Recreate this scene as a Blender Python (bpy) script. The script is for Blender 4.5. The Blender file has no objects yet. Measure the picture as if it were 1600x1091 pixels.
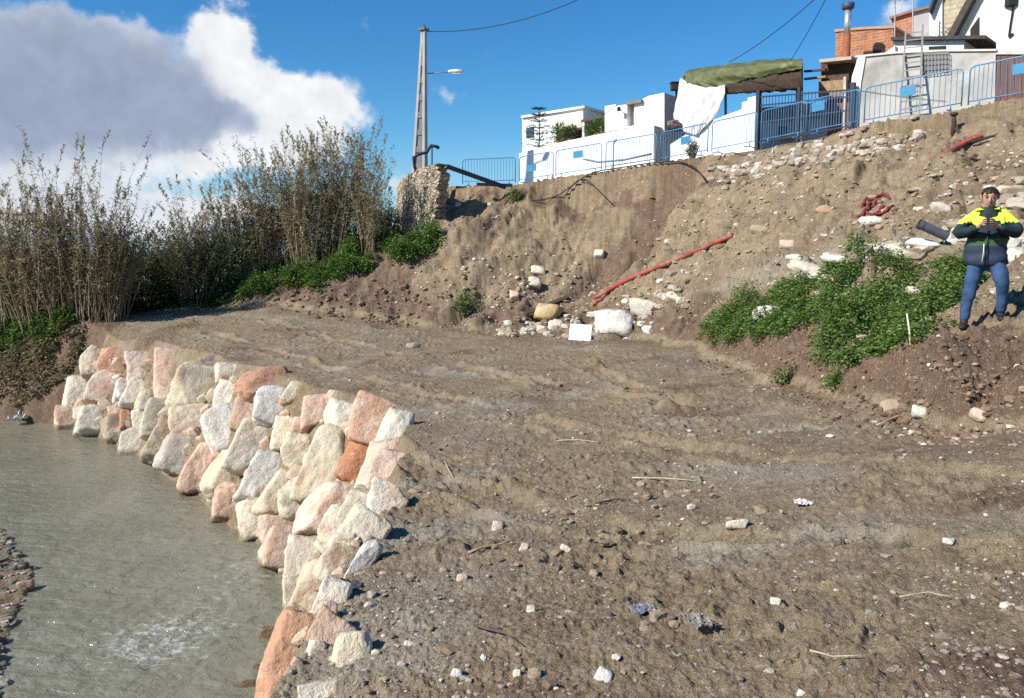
import bpy, bmesh, math, random
import numpy as np
from mathutils import Vector, Matrix
rad = math.radians
random.seed(7)
rng = np.random.default_rng(11)
scene = bpy.context.scene
col = scene.collection

# ------------------------------------------------------------------ camera
CAM = np.array([0.0, 0.0, 5.3]); FPX = 1256.0; PITCH = rad(6.6)
cd = bpy.data.cameras.new('camera'); cam = bpy.data.objects.new('camera', cd); col.objects.link(cam)
cam.location = CAM; cam.rotation_euler = (rad(90) - PITCH, 0, 0)
cd.sensor_width = 36; cd.lens = 36 * FPX / 1600; cd.clip_start = 0.05; cd.clip_end = 9000
scene.camera = cam
scene.cycles.use_denoising = False      # the denoiser smears the fine grit and leaves
scene.view_settings.view_transform = 'Standard'; scene.view_settings.look = 'None'
scene.view_settings.gamma = 1.0; scene.view_settings.exposure = 0.8

def ray(px, py):
    """direction (with unit Y) through a point of the 1600 x 1091 photograph"""
    u = (px - 800) / FPX; v = (545.5 - py) / FPX
    c, s = math.cos(PITCH), math.sin(PITCH)
    d = np.array([u, c + v * s, -s + v * c])
    return d / d[1]
def at(px, py, Y):
    return CAM + ray(px, py) * Y
def atz(px, py, z):
    d = ray(px, py)
    return CAM + d * ((z - CAM[2]) / d[2])

# ------------------------------------------------------------------ sun and sky
SUN = Vector((-0.72, -0.38, 0.60)).normalized()      # towards the sun
sd = bpy.data.lights.new('sun', 'SUN'); so = bpy.data.objects.new('sun', sd); col.objects.link(so)
sd.energy = 3.9; sd.angle = rad(0.55); sd.color = (1.0, 0.955, 0.88)
so.rotation_euler = SUN.to_track_quat('Z', 'Y').to_euler()
EL = math.asin(SUN.z); AZ = math.atan2(SUN.x, SUN.y)

class NT:
    """small helper for node trees"""
    def __init__(s, tree): s.t = tree; s.n = tree.nodes; s.l = tree.links
    def node(s, kind, ins=None, **props):
        n = s.n.new(kind)
        for k, v in props.items(): setattr(n, k, v)
        for k, v in (ins or {}).items(): s.put(n.inputs[k], v)
        return n
    def put(s, sock, v):
        if hasattr(v, 'is_output') or isinstance(v, bpy.types.NodeSocket): s.l.new(v, sock)
        else: sock.default_value = v
    def math(s, op, a, b=None, c=None, clamp=False):
        n = s.node('ShaderNodeMath', operation=op, use_clamp=clamp)
        s.put(n.inputs[0], a)
        if b is not None: s.put(n.inputs[1], b)
        if c is not None: s.put(n.inputs[2], c)
        return n.outputs[0]
    def vmath(s, op, a, b=None, out=0):
        n = s.node('ShaderNodeVectorMath', operation=op)
        s.put(n.inputs[0], a)
        if b is not None: s.put(n.inputs[1], b)
        return n.outputs[out]
    def mix(s, f, a, b, mode='MIX'):
        n = s.node('ShaderNodeMix', data_type='RGBA', blend_type=mode)
        s.put(n.inputs[0], f); s.put(n.inputs[6], a); s.put(n.inputs[7], b)
        return n.outputs[2]
    def ss(s, v, a, b, lo=0.0, hi=1.0):
        n = s.node('ShaderNodeMapRange', interpolation_type='SMOOTHSTEP')
        s.put(n.inputs[0], v); n.inputs[1].default_value = a; n.inputs[2].default_value = b
        n.inputs[3].default_value = lo; n.inputs[4].default_value = hi
        return n.outputs[0]
    def noise(s, vec, scale, detail=4, rough=0.55, dist=0.0, out=0):
        n = s.node('ShaderNodeTexNoise')
        if vec is not None: s.put(n.inputs['Vector'], vec)
        s.put(n.inputs['Scale'], scale); n.inputs['Detail'].default_value = detail
        n.inputs['Roughness'].default_value = rough; n.inputs['Distortion'].default_value = dist
        return n.outputs[out]
    def ramp(s, f, stops):
        n = s.node('ShaderNodeValToRGB'); s.put(n.inputs[0], f)
        e = n.color_ramp.elements
        e[0].position, e[0].color = stops[0][0], (*stops[0][1], 1)
        e[1].position, e[1].color = stops[-1][0], (*stops[-1][1], 1)
        for p, c in stops[1:-1]:
            q = e.new(p); q.color = (*c, 1)
        return n.outputs[0]

world = bpy.data.worlds.new('World'); scene.world = world; world.use_nodes = True
def make_sky():
    w = NT(world.node_tree); w.n.clear()
    sky = w.node('ShaderNodeTexSky', sky_type='NISHITA', sun_disc=False, sun_elevation=EL, sun_rotation=AZ,
                 air_density=1.0, dust_density=0.3, ozone_density=2.0, altitude=300)
    hs = w.node('ShaderNodeHueSaturation', {'Saturation': 1.35, 'Value': 0.60, 'Color': sky.outputs[0]})
    blue = w.mix(1.0, hs.outputs[0], (0.62, 0.95, 1.08, 1), 'MULTIPLY')
    elev = w.node('ShaderNodeSeparateXYZ', {0: w.node('ShaderNodeTexCoord').outputs['Generated']}).outputs[2]
    blue = w.mix(w.ss(elev, 0.16, -0.02), blue, (1.9, 2.7, 3.7, 1))
    D = w.node('ShaderNodeTexCoord').outputs['Generated']
    # wobble the direction with noise so the cloud masses get billowing outlines
    n1 = w.noise(D, 5.0, 7, 0.58, out=1); n2 = w.noise(D, 17.0, 6, 0.6, out=1)
    def wob(n, amt):
        v = w.vmath('SUBTRACT', n, (0.5, 0.5, 0.5))
        return w.vmath('MULTIPLY', v, (amt,) * 3)
    P = w.vmath('ADD', w.vmath('ADD', D, wob(n1, 0.16)), wob(n2, 0.05))
    P = w.vmath('NORMALIZE', P)
    def blobs(lst):
        tot = None
        for (px, py, rx, ry, amp) in lst:
            d = ray(px, py); d = d / np.linalg.norm(d)
            right = np.cross(d, [0, 0, 1.0]); right /= np.linalg.norm(right); up = np.cross(right, d)
            dx = w.math('DIVIDE', w.vmath('DOT_PRODUCT', P, tuple(right), out=1), rx / FPX)
            dy = w.math('DIVIDE', w.vmath('DOT_PRODUCT', P, tuple(up), out=1), ry / FPX)
            fr = w.math('GREATER_THAN', w.vmath('DOT_PRODUCT', P, tuple(d), out=1), 0.0)
            r2 = w.math('ADD', w.math('MULTIPLY', dx, dx), w.math('MULTIPLY', dy, dy))
            g = w.math('MULTIPLY', w.math('EXPONENT', w.math('MULTIPLY', r2, -1.0)), w.math('MULTIPLY', fr, amp))
            tot = g if tot is None else w.math('ADD', tot, g)
        return tot
    white = blobs([(335, 48, 40, 36, 1.0), (375, 95, 42, 44, 1.1), (425, 150, 44, 44, 1.1), (505, 180, 55, 50, 1.2), (450, 215, 70, 36, 1.0),
                   (190, 62, 60, 18, 0.2), (350, 245, 90, 22, 0.7),
                   (60, 295, 120, 30, 0.45), (230, 318, 130, 26, 0.45), (420, 325, 120, 28, 0.55), (620, 300, 50, 34, 0.7), (-200, 240, 250, 100, 1.0)])
    grey = blobs([(100, 118, 175, 46, 0.85), (270, 168, 130, 44, 1.05), (360, 200, 70, 32, 0.9), (30, 180, 130, 40, 0.75),
                  (-250, 120, 260, 120, 1.0), (60, 285, 150, 30, 0.4), (250, 312, 170, 28, 0.4), (100, 60, 160, 30, 0.45)])
    wisp = blobs([(700, 128, 55, 22, 0.5), (540, 18, 60, 22, 0.45), (770, 80, 60, 18, 0.35), (1400, 18, 36, 30, 0.75),
                  (800, 150, 300, 40, 0.10), (620, 90, 80, 50, .2)])
    fine = w.noise(D, 26.0, 8, 0.62)
    lump = w.noise(D, 9.0, 5, 0.55)
    tot = w.math('ADD', white, w.math('ADD', grey, wisp))
    tot = w.math('ADD', tot, w.math('MULTIPLY', w.math('SUBTRACT', fine, 0.5), 1.1))
    alpha = w.ss(tot, 0.36, 0.98)
    # the shaded bellies against the sunlit heads
    g = w.math('SUBTRACT', grey, w.math('MULTIPLY', white, 0.55))
    g = w.math('ADD', g, w.math('ADD', w.math('MULTIPLY', w.math('SUBTRACT', lump, 0.5), 0.9), w.math('MULTIPLY', w.math('SUBTRACT', fine, 0.5), 0.9)))
    gf = w.ss(g, -0.35, 1.35)
    cc = w.ramp(gf, [(0.0, (4.2, 4.3, 4.4)), (0.3, (3.5, 3.7, 4.0)), (0.6, (2.45, 2.75, 3.3)), (1.0, (1.55, 1.9, 2.55))])
    tex = w.ss(fine, 0.2, 0.8, 0.86, 1.1)
    cc = w.vmath('SCALE', cc, None); 
    w.put(cc.node.inputs['Scale'], tex)
    c = w.mix(alpha, blue, cc)
    bg = w.node('ShaderNodeBackground', {'Color': c, 'Strength': 0.125})
    out = w.node('ShaderNodeOutputWorld'); w.l.new(bg.outputs[0], out.inputs[0])
make_sky()

# ------------------------------------------------------------------ numeric helpers
def _h(ix, iy, iz, seed):
    h = (ix.astype(np.int64) * 374761393 + iy.astype(np.int64) * 668265263 + iz * 2147483647 + seed * 974634541) & 0xffffffff
    h = ((h ^ (h >> 13)) * 1274126177) & 0xffffffff
    return (h ^ (h >> 16)) & 0xffffffff
def perlin(x, y, seed=0):
    x = np.asarray(x, float); y = np.asarray(y, float)
    ix = np.floor(x); iy = np.floor(y); fx = x - ix; fy = y - iy
    u = fx * fx * fx * (fx * (fx * 6 - 15) + 10); v = fy * fy * fy * (fy * (fy * 6 - 15) + 10)
    def g(dx, dy):
        a = _h(ix + dx, iy + dy, 0, seed) * (2 * math.pi / 4294967296.0)
        return np.cos(a) * (fx - dx) + np.sin(a) * (fy - dy)
    a = g(0, 0) * (1 - u) + g(1, 0) * u; b = g(0, 1) * (1 - u) + g(1, 1) * u
    return (a * (1 - v) + b * v) * 1.5
def fbm(x, y, oct=4, seed=0, gain=0.5):
    t = 0; a = 1.0
    for i in range(oct):
        t = t + a * perlin(x, y, seed + i * 17); x = x * 2.03; y = y * 2.03; a *= gain
    return t
def vnoise3(p, seed=0):
    i = np.floor(p); f = p - i; f = f * f * (3 - 2 * f)
    r = 0
    for dx in (0, 1):
        for dy in (0, 1):
            for dz in (0, 1):
                h = _h(i[:, 0] + dx, i[:, 1] + dy, (i[:, 2] + dz).astype(np.int64), seed) / 4294967296.0
                w = (f[:, 0] if dx else 1 - f[:, 0]) * (f[:, 1] if dy else 1 - f[:, 1]) * (f[:, 2] if dz else 1 - f[:, 2])
                r = r + h * w
    return r * 2 - 1
def fbm3(p, oct=4, seed=0, gain=0.5):
    t = 0; a = 1.0
    for k in range(oct):
        t = t + a * vnoise3(p, seed + k * 13); p = p * 2.07; a *= gain
    return t
def sstep(x, a, b):
    t = np.clip((x - a) / (b - a), 0, 1); return t * t * (3 - 2 * t)
def rbf_fit(pts):
    P = np.array(pts, float); xy = P[:, :2]; z = P[:, 2]; n = len(P)
    D = np.sqrt(((xy[:, None] - xy[None]) ** 2).sum(-1) + 0.02)
    A = np.zeros((n + 3, n + 3)); A[:n, :n] = D; A[:n, n] = 1; A[:n, n + 1:] = xy; A[n:, :n] = A[:n, n:].T
    w = np.linalg.solve(A + 1e-9 * np.eye(n + 3), np.concatenate([z, [0, 0, 0]]))
    def f(x, y):
        r = w[n] + w[n + 1] * x + w[n + 2] * y
        for i in range(n): r = r + w[i] * np.sqrt((x - xy[i, 0]) ** 2 + (y - xy[i, 1]) ** 2 + 0.02)
        return r
    return f
def polydist(x, y, pts, vals=None):
    """signed distance to a polyline (positive to its right), and a value carried along it"""
    best = np.full(np.shape(x), 1e18); sg = np.ones(np.shape(x)); val = np.zeros(np.shape(x))
    for k in range(len(pts) - 1):
        ax, ay = pts[k]; bx, by = pts[k + 1]; dx, dy = bx - ax, by - ay; L2 = dx * dx + dy * dy
        t = np.clip(((x - ax) * dx + (y - ay) * dy) / L2, 0, 1)
        d2 = (x - ax - t * dx) ** 2 + (y - ay - t * dy) ** 2
        m = d2 < best - 1e-9
        best = np.where(m, d2, best)
        sg = np.where(m, np.where(dx * (y - ay) - dy * (x - ax) < 0, 1.0, -1.0), sg)
        if vals is not None: val = np.where(m, vals[k] * (1 - t) + vals[k + 1] * t, val)
    return np.sqrt(best) * sg, val

# ------------------------------------------------------------------ the lie of the land (water level is z = 0)
T_pts = [tuple(atz(*p)) for p in [
    (800, 1091, 3.6), (1600, 1091, 3.78), (430, 1091, 3.3), (1200, 1091, 3.68), (620, 800, 2.95), (1100, 800, 3.25),
    (1600, 800, 3.6), (620, 700, 2.8), (900, 700, 2.95), (1300, 700, 3.3), (1595, 700, 3.6), (600, 625, 2.72),
    (400, 578, 2.68), (160, 532, 2.7), (800, 600, 2.75), (1000, 620, 2.88), (1200, 620, 3.2), (800, 527, 2.85),
    (650, 510, 3.0), (430, 480, 3.5), (200, 495, 3.2), (1090, 548, 3.15), (960, 545, 2.95), (60, 505, 3.2)]]
T_pts += [(0, -6, 3.7), (10, -6, 4.0), (-10, -6, 3.2), (-40, 30, 3.2), (30, 10, 4.2), (0, 60, 3.4), (-30, 60, 3.6)]
T_f = rbf_fit(T_pts)
F_px = [(2300, 900), (1800, 745), (1650, 705), (1500, 674), (1400, 652), (1300, 628), (1240, 606), (1150, 582), (1090, 552),
        (1030, 538), (960, 533), (880, 530), (800, 528), (700, 518), (640, 507), (500, 492), (430, 480), (330, 480), (200, 492)]
F_steep = [2.6, 2.6, 2.6, 2.6, 2.3, 1.9, 1.6, 1.3, 1.0, .8, .75, .75, .8, .8, .9, .9, .8, .6, .4]
F_pts = []
for (px, py) in F_px:
    d = ray(px, py); lo, hi = 1.0, 60.0
    for Y in np.arange(1.0, 60, 0.02):
        q = CAM + d * Y
        if q[2] < T_f(q[0], q[1]): break
    F_pts.append((q[0], q[1]))
F_pts += [(-40, 38), (-200, 60)]; F_steep += [0.3, 0.3]
CREST = [(-9.0, 39.5), (-3.4, 33.6), (0.26, 32.8), (5.5, 29), (9.9, 23.5), (13, 20.5), (21, 13), (40, 0)]
def street_z(x): return np.clip(8.12 + 0.083 * x, 8.1, 9.6)
B_pts = [tuple(at(*p)) for p in [
    (1500, 526, 9.7), (1590, 503, 9.8), (1750, 480, 9.5), (1545, 500, 10.5), (1380, 545, 10.8), (1250, 560, 12.2), (1120, 532, 16),
    (1490, 440, 13.5), (1380, 440, 14.5), (1250, 450, 16), (1130, 490, 18.3), (1590, 420, 13.2),
    (1590, 300, 17), (1590, 200, 20), (1480, 350, 16), (1480, 260, 19.2), (1480, 205, 21.2), (1350, 400, 16.5), (1350, 330, 19.5),
    (1350, 260, 22), (1350, 218, 23.2), (1240, 405, 18.5), (1200, 330, 22), (1200, 270, 25), (1130, 440, 20.8),
    (1100, 350, 24.3), (1100, 285, 27.2), (1000, 525, 22), (1000, 470, 23.6), (950, 430, 26), (980, 400, 26.8), (1000, 340, 28.6),
    (1000, 290, 29.6), (900, 480, 26.0), (900, 400, 28.7), (900, 330, 31), (900, 297, 31.6), (830, 470, 26.8), (830, 400, 28.8),
    (830, 330, 31.3), (820, 300, 32.5), (740, 480, 26.7), (740, 400, 28.5), (740, 330, 30.7), (720, 306, 31.6), (690, 500, 26.3),
    (690, 400, 28.4), (685, 365, 29.7), (600, 470, 27.8), (600, 410, 29), (640, 385, 29.6), (560, 388, 31), (480, 448, 29.3),
    (450, 423, 32), (350, 470, 29.5), (350, 435, 33), (250, 480, 30), (250, 455, 33), (150, 490, 29.5), (50, 500, 29), (50, 475, 33),
    (630, 382, 31.5), (600, 375, 33)]]
for (x, y) in [(0.5, 38), (6, 35), (12, 30), (18, 22), (26, 14), (20, 35), (0, 60)]: B_pts.append((x, y, float(street_z(x)) + 0.6))
B_pts += [(-9, 45, 5.6), (-6.2, 36, 6.2), (-16, 50, 4.4), (-40, 50, 3.6), (16, 9, 5.2), (30, 0, 7), (-30, 90, 3.5)]
B_f = rbf_fit(B_pts)
R_pts = [(-1.6, -60), (-1.3, -3), (-1.08, 3.6), (-1.14, 4.6), (-1.25, 6.3), (-1.2, 7.5), (-1.35, 9.8), (-1.75, 12.6), (-2.5, 14.5), (-4.15, 16.3),
         (-5.95, 18.6), (-9.6, 22.8), (-12.4, 25.0), (-13.4, 26.2), (-18, 27.6), (-30, 30), (-90, 42)]
R_k = [3.5, 3.5, 3.5, 3.5, 3.3, 2.9, 2.1, 1.5, 1.5, 1.6, 1.7, 1.9, 2.3, 2.3, 2.1, 2, 2]
BAR = [(-3.5, 5.5), (-6.1, 9.0), (-7.0, 10.6), (-8.0, 13.0), (-10.2, 15.4), (-40, 54)]
GULLY = [at(1085, 292, 27.8)[:2], at(1040, 340, 27.3)[:2], at(985, 400, 26.7)[:2], at(930, 455, 25.6)[:2]]

LEDGE = [at(1080, 490, 20)[:2], at(1130, 455, 19.8)[:2], at(1180, 438, 19)[:2], at(1240, 424, 17.8)[:2], at(1330, 408, 16.6)[:2], at(1420, 392, 15.4)[:2], at(1500, 380, 14.6)[:2], at(1650, 370, 13.4)[:2]]
LEDGE2 = [at(930, 452, 25.4)[:2], at(1000, 425, 25.5)[:2], at(1100, 378, 23.6)[:2], at(1200, 345, 21.6)[:2], at(1330, 305, 20.2)[:2], at(1450, 270, 19)[:2], at(1600, 240, 18.4)[:2]]
def LEDW(x, y): return 1.0
HOL = at(724, 325, 31.4)[:2]
TRK = [[tuple(atz(px, py, 2.95)[:2]) for px, py in c] for c in (
    [(330, 520), (520, 560), (700, 610), (960, 690), (1300, 800), (1700, 900)], [(420, 512), (640, 545), (860, 590), (1150, 660), (1600, 740)],
    [(560, 640), (680, 740), (900, 860), (1300, 990), (1700, 1080)], [(900, 560), (1060, 640), (1500, 720)])]
def tracks(x, y):
    t = 0
    for q, c in enumerate(TRK):
        L = np.concatenate([[0], np.cumsum([math.dist(a, b) for a, b in zip(c[:-1], c[1:])])])
        d, s = polydist(x, y, c, L)
        d = np.abs(d + 0.12 * perlin(x * 0.7, y * 0.7, 90 + q)); w_ = 0.24 + 0.05 * perlin(s * 1.1, s * 0, 95 + q)
        on = sstep(perlin(s * 0.5, s * 0 + q, 96), -0.45, 0.15)
        t = t + on * (-0.05 * sstep(d, w_, w_ - 0.10) + 0.07 * np.exp(-((d - w_ - 0.05) / 0.07) ** 2) * (0.6 + 0.8 * perlin(x * 4, y * 4, 97)) + 0.02 * np.sin(s * 30) * sstep(d, w_, w_ - 0.12))
    return t
def land(x, y):
    """bare height, and the masks that go with it"""
    x = np.asarray(x, float); y = np.asarray(y, float)
    T = np.clip(T_f(x, y), 2.0, 4.6)
    far = sstep(np.hypot(x, y), 55, 120)
    dF, kF = polydist(x, y, F_pts, F_steep)
    wob = 0.25 * perlin(x * 0.9, y * 0.9, 5) + 0.12 * perlin(x * 2.7, y * 2.7, 6)
    dF = dF + wob
    B = B_f(x, y)
    # the gully torn down the middle of the slip
    dG, tG = polydist(x, y, GULLY, [0.35, 1.0, 0.8, 0.0])
    dG = dG + 0.15 * perlin(x * 1.3, y * 1.3, 8)
    lft = np.clip(1 - np.abs(dG) / 2.6, 0, 1); rgt = np.clip(1 - np.abs(dG) / 0.5, 0, 1)
    B = B - 1.25 * np.where(dG > 0, lft ** 1.3, rgt) * tG
    # lumps and runnels on the bare slope
    dC, _ = polydist(x, y, CREST)
    # positive dC lies on the camera's side of the crest
    B0 = B
    B = B + 0.14 * fbm(x * 0.8, y * 0.8, 3, 21) + 0.05 * fbm(x * 3.1, y * 3.1, 2, 25)
    cu = 0.795 * x - 0.607 * y; cv = 0.607 * x + 0.795 * y
    B = B + 0.24 * fbm(cu * 0.9 + 0.3 * perlin(cv * .6, cu * .6, 28), cv * 0.25, 3, 26) + 0.12 * perlin(cu * 3.0, cv * 0.6, 27)
    led = np.sin(B * 7.5 + 2.2 * perlin(x * 0.45, y * 0.45, 29) + 1.0 * perlin(x * 1.6, y * 1.6, 30))
    B = B + 0.085 * led * sstep(perlin(x * 0.5, y * 0.5, 32), -0.3, 0.35)
    # overhanging turf step above the leafy bench
    dL, _ = polydist(x, y, LEDGE)
    dL = dL + 0.25 * perlin(x * 1.5, y * 1.5, 34)
    B = B - np.where(dL < 0, 0.65 * np.exp(dL / 1.0), 0) * LEDW(x, y)
    dM, _ = polydist(x, y, LEDGE2)
    dM = dM + 0.3 * perlin(x * 1.1, y * 1.1, 35)
    B = B - np.where(dM < 0, 0.5 * np.exp(dM / 1.3), 0) * sstep(perlin(x * .6, y * .6, 36), -.5, .2)
    # hollow where the fill fell out beside the masonry
    B = B - 1.1 * np.exp(-(((x - HOL[0]) / 0.75) ** 2 + ((y - HOL[1]) / 0.8) ** 2))
    wp = np.exp(-(((x - 5.85) / 0.9) ** 2 + ((y - 9.95) / 0.7) ** 2) ** 2)   # trodden footing where the man stands
    B = B * (1 - wp) + (4.30 + 0.34 * (x - 5.64)) * wp
    Sz = street_z(x)
    lip = Sz - np.clip(dC + 0.25 * perlin(x * 0.8, y * 0.8, 9), 0, 40) * 1.5
    up_right = sstep(x, -4.6, -3.6)
    Bc = np.where(dC > 0, np.minimum(B, np.maximum(lip, B - 0.35 * np.exp(-np.clip(dC, 0, 50) / 1.2))), Sz)
    Bc = np.minimum(Bc, Sz)
    B = Bc * up_right + np.minimum(B, 6.6) * (1 - up_right)
    k = np.clip(kF, 0.2, 2)
    up = np.clip(np.minimum(B - T, k * dF), 0, None) * (dF > 0)
    z = T + up
    z = z * (1 - far) + 3.2 * far
    bank = sstep(up, 0.02, 0.5)
    # terrace: clods, ruts of the digger's tracks
    nearw = (1 - bank)
    rut = np.sin((x * 0.35 + y * 1.0 + 0.6 * perlin(x * 0.3, y * 0.3, 31)) * 7.0)
    z = z + nearw * (tracks(x, y) + 0.065 * fbm(x * 0.6, y * 0.6, 3, 41) + 0.022 * rut * sstep(perlin(x * 0.25, y * 0.25, 33), -0.1, 0.5))
    return z, bank, dF, dC, up
def river(x, y, z):
    dR, kR = polydist(x, y, R_pts, R_k)
    dR = dR + 0.10 * perlin(x * 2.1, y * 2.1, 51)
    drop = z + np.minimum(dR, 0) * kR
    dB, _ = polydist(x, y, BAR)                      # positive to the right: the water side
    bed = np.clip(-0.7 + np.clip(-dB + 1.1, 0, 50) * np.where(dB > 0, 0.62, 0.62), -0.7, 0.02) + np.clip(-dB, 0, 20) * 0.13
    bed = bed + 0.03 * perlin(x * 3, y * 3, 55)
    bed = np.minimum(bed, 2.8)
    zz = np.where(dR < 0, np.maximum(drop, bed), z)
    return zz, dR
def height(x, y, fine=True):
    z, bank, dF, dC, up = land(x, y)
    z, dR = river(x, y, z)
    if fine:
        r = np.hypot(x, y)
        amp = np.where(bank > 0.5, 1.9, 1.0) * (1 - sstep(r, 40, 60))
        x0, y0 = x, y; x = x + 0.75 * z; y = y + 0.6 * z
        cl = np.abs(perlin(x * 5.2, y * 5.2, 61)) * 0.045 + np.clip(perlin(x * 10, y * 10, 62), 0, 1) ** 1.5 * 0.05
        rough = sstep(fbm(x * 0.55, y * 0.55, 2, 66), -0.35, 0.5)
        cl = cl * (0.25 + 0.95 * rough) + 0.012 * perlin(x * 24, y * 24, 63) + 0.007 * perlin(x * 50, y * 50, 64)
        cl = cl + np.where(bank > 0.5, (0.03 * np.abs(perlin(x * 8, y * 8, 69)) + 0.02 * np.abs(perlin(x * 17, y * 17, 70))) * (1 - 0.5 * sstep(r, 20, 30)), 0)
        z = z + np.where(bank > 0.5, 0.09 * np.abs(perlin(x * 2.3, y * 2.3, 67)) - 0.13 * np.clip(perlin(x * 1.7, y * 1.7, 68) - 0.35, 0, 1), 0.0) * (1 - sstep(r, 40, 60)) * (dC > 0)
        x, y = x0, y0
        street = (dC < -0.4) & (up > 1.5)
        z = z + cl * amp * np.where(street, 0.15, 1.0)
    return z, bank, dF, dC, dR, up
def ground(x, y):
    return float(height(np.array([x], float), np.array([y], float))[0][0])
_ys = np.concatenate([np.arange(2.0, 12, 0.02), np.arange(12, 45, 0.04)])
def hit(px, py):
    """where the line of sight through a photo point meets the land"""
    d = ray(px, py); q = CAM[None] + d[None] * _ys[:, None]
    z = height(q[:, 0], q[:, 1])[0]
    k = np.nonzero(q[:, 2] < z)[0]
    i = k[0] if len(k) else len(_ys) - 1
    return np.array([q[i, 0], q[i, 1], z[i]])
def slope_normal(x, y, e=0.35):
    X = np.array([x - e, x + e, x, x]); Y = np.array([y, y, y - e, y + e])
    z = height(X, Y, False)[0]
    n = Vector((-(z[1] - z[0]) / (2 * e), -(z[3] - z[2]) / (2 * e), 1)); return n.normalized()

# ------------------------------------------------------------------ object helpers
def tag(o, label, cat, group=None):
    o['label'] = label; o['category'] = cat; o['kind'] = 'thing'
    if group: o['group'] = group
    return o
def kind(o, k): o['kind'] = k; return o
def empty(name, loc=(0, 0, 0), rot=(0, 0, 0)):
    o = bpy.data.objects.new(name, None); col.objects.link(o); o.location = loc; o.rotation_euler = rot
    o.empty_display_size = 0.2
    return o
def mesh_obj(name, verts, faces, mats, parent=None, smooth=False, loc=None, fmat=None):
    me = bpy.data.meshes.new(name)
    if isinstance(verts, np.ndarray): verts = verts.tolist()
    if isinstance(faces, np.ndarray): faces = faces.tolist()
    me.from_pydata(verts, [], faces)
    for m in (mats if isinstance(mats, (list, tuple)) else [mats]): me.materials.append(m)
    if fmat is not None: me.polygons.foreach_set('material_index', np.asarray(fmat, np.int32))
    if smooth: me.polygons.foreach_set('use_smooth', np.ones(len(me.polygons), bool))
    me.update()
    o = bpy.data.objects.new(name, me); col.objects.link(o)
    if parent: o.parent = parent
    if loc is not None: o.location = loc
    return o
def big_mesh(name, verts, quads, mats, parent=None, smooth=True):
    """fast path for large numpy meshes whose faces all have the same number of corners"""
    me = bpy.data.meshes.new(name); n = len(verts); m = len(quads); c = quads.shape[1]
    me.vertices.add(n); me.vertices.foreach_set('co', np.ascontiguousarray(verts, np.float32).ravel())
    me.loops.add(m * c); me.loops.foreach_set('vertex_index', np.ascontiguousarray(quads, np.int32).ravel())
    me.polygons.add(m); me.polygons.foreach_set('loop_start', np.arange(0, m * c, c, dtype=np.int32))
    me.polygons.foreach_set('use_smooth', np.full(m, smooth))
    for k in (mats if isinstance(mats, (list, tuple)) else [mats]): me.materials.append(k)
    me.update(calc_edges=True); me.validate()
    o = bpy.data.objects.new(name, me); col.objects.link(o)
    if parent: o.parent = parent
    return o
class MB:
    """collects boxes, tubes, prisms and leaves, then builds ONE mesh"""
    def __init__(s): s.v = []; s.f = []; s.m = []
    def add(s, vs, fs, m=0):
        b = len(s.v); s.v += [tuple(map(float, v)) for v in vs]; s.f += [[b + i for i in f] for f in fs]; s.m += [m] * len(fs)
        return s
    def box(s, c, size, rot=None, m=0):
        hx, hy, hz = [k / 2 for k in size]
        vs = [Vector((x * hx, y * hy, z * hz)) for x in (-1, 1) for y in (-1, 1) for z in (-1, 1)]
        if rot is not None: vs = [rot @ v for v in vs]
        vs = [v + Vector(c) for v in vs]
        return s.add(vs, [(0, 1, 3, 2), (4, 6, 7, 5), (0, 4, 5, 1), (2, 3, 7, 6), (0, 2, 6, 4), (1, 5, 7, 3)], m)
    def bar(s, a, b, w, h=None, m=0):
        """square bar from a to b"""
        a = Vector(a); b = Vector(b); h = h or w
        d = (b - a); L = d.length
        R = d.to_track_quat('X', 'Z').to_matrix()
        return s.box((a + b) / 2, (L, w, h), R, m)
    def tube(s, pts, r, n=8, m=0, cap=True):
        pts = [Vector(p) for p in pts]; rs = r if isinstance(r, (list, tuple)) else [r] * len(pts)
        b = len(s.v); prev = None
        for i, p in enumerate(pts):
            t = (pts[min(i + 1, len(pts) - 1)] - pts[max(i - 1, 0)]).normalized()
            if prev is None:
                x = t.cross(Vector((0, 0, 1)));
                if x.length < 1e-3: x = t.cross(Vector((1, 0, 0)))
            else: x = prev - t * prev.dot(t)
            x.normalize(); prev = x; y = t.cross(x)
            for k in range(n):
                a = 2 * math.pi * k / n
                s.v.append(tuple(p + (x * math.cos(a) + y * math.sin(a)) * rs[i]))
        for i in range(len(pts) - 1):
            for k in range(n):
                s.f.append([b + i * n + k, b + i * n + (k + 1) % n, b + (i + 1) * n + (k + 1) % n, b + (i + 1) * n + k]); s.m.append(m)
        if cap:
            s.f.append([b + k for k in range(n)][::-1]); s.m.append(m)
            s.f.append([b + (len(pts) - 1) * n + k for k in range(n)]); s.m.append(m)
        return s
    def prism(s, poly, off, m=0):
        """planar polygon (3-D points) swept along off"""
        n = len(poly); off = Vector(off); P = [Vector(p) for p in poly]
        s.add(P + [p + off for p in P], [list(range(n))] + [[n + i for i in range(n)][::-1]] +
              [[i, n + i, n + (i + 1) % n, (i + 1) % n] for i in range(n)], m)
        return s
    def build(s, name, mats, parent=None, smooth=False, loc=None, bevel=0, recalc=True):
        if loc is not None:
            L = Vector(loc); s.v = [tuple(Vector(v) - L) for v in s.v]
        o = mesh_obj(name, s.v, s.f, mats, parent, smooth, loc, s.m)
        if recalc:
            bm = bmesh.new(); bm.from_mesh(o.data); bmesh.ops.recalc_face_normals(bm, faces=bm.faces); bm.to_mesh(o.data); bm.free()
        if bevel:
            md = o.modifiers.new('bevel', 'BEVEL'); md.width = bevel; md.segments = 2; md.limit_method = 'ANGLE'
        return o

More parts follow.
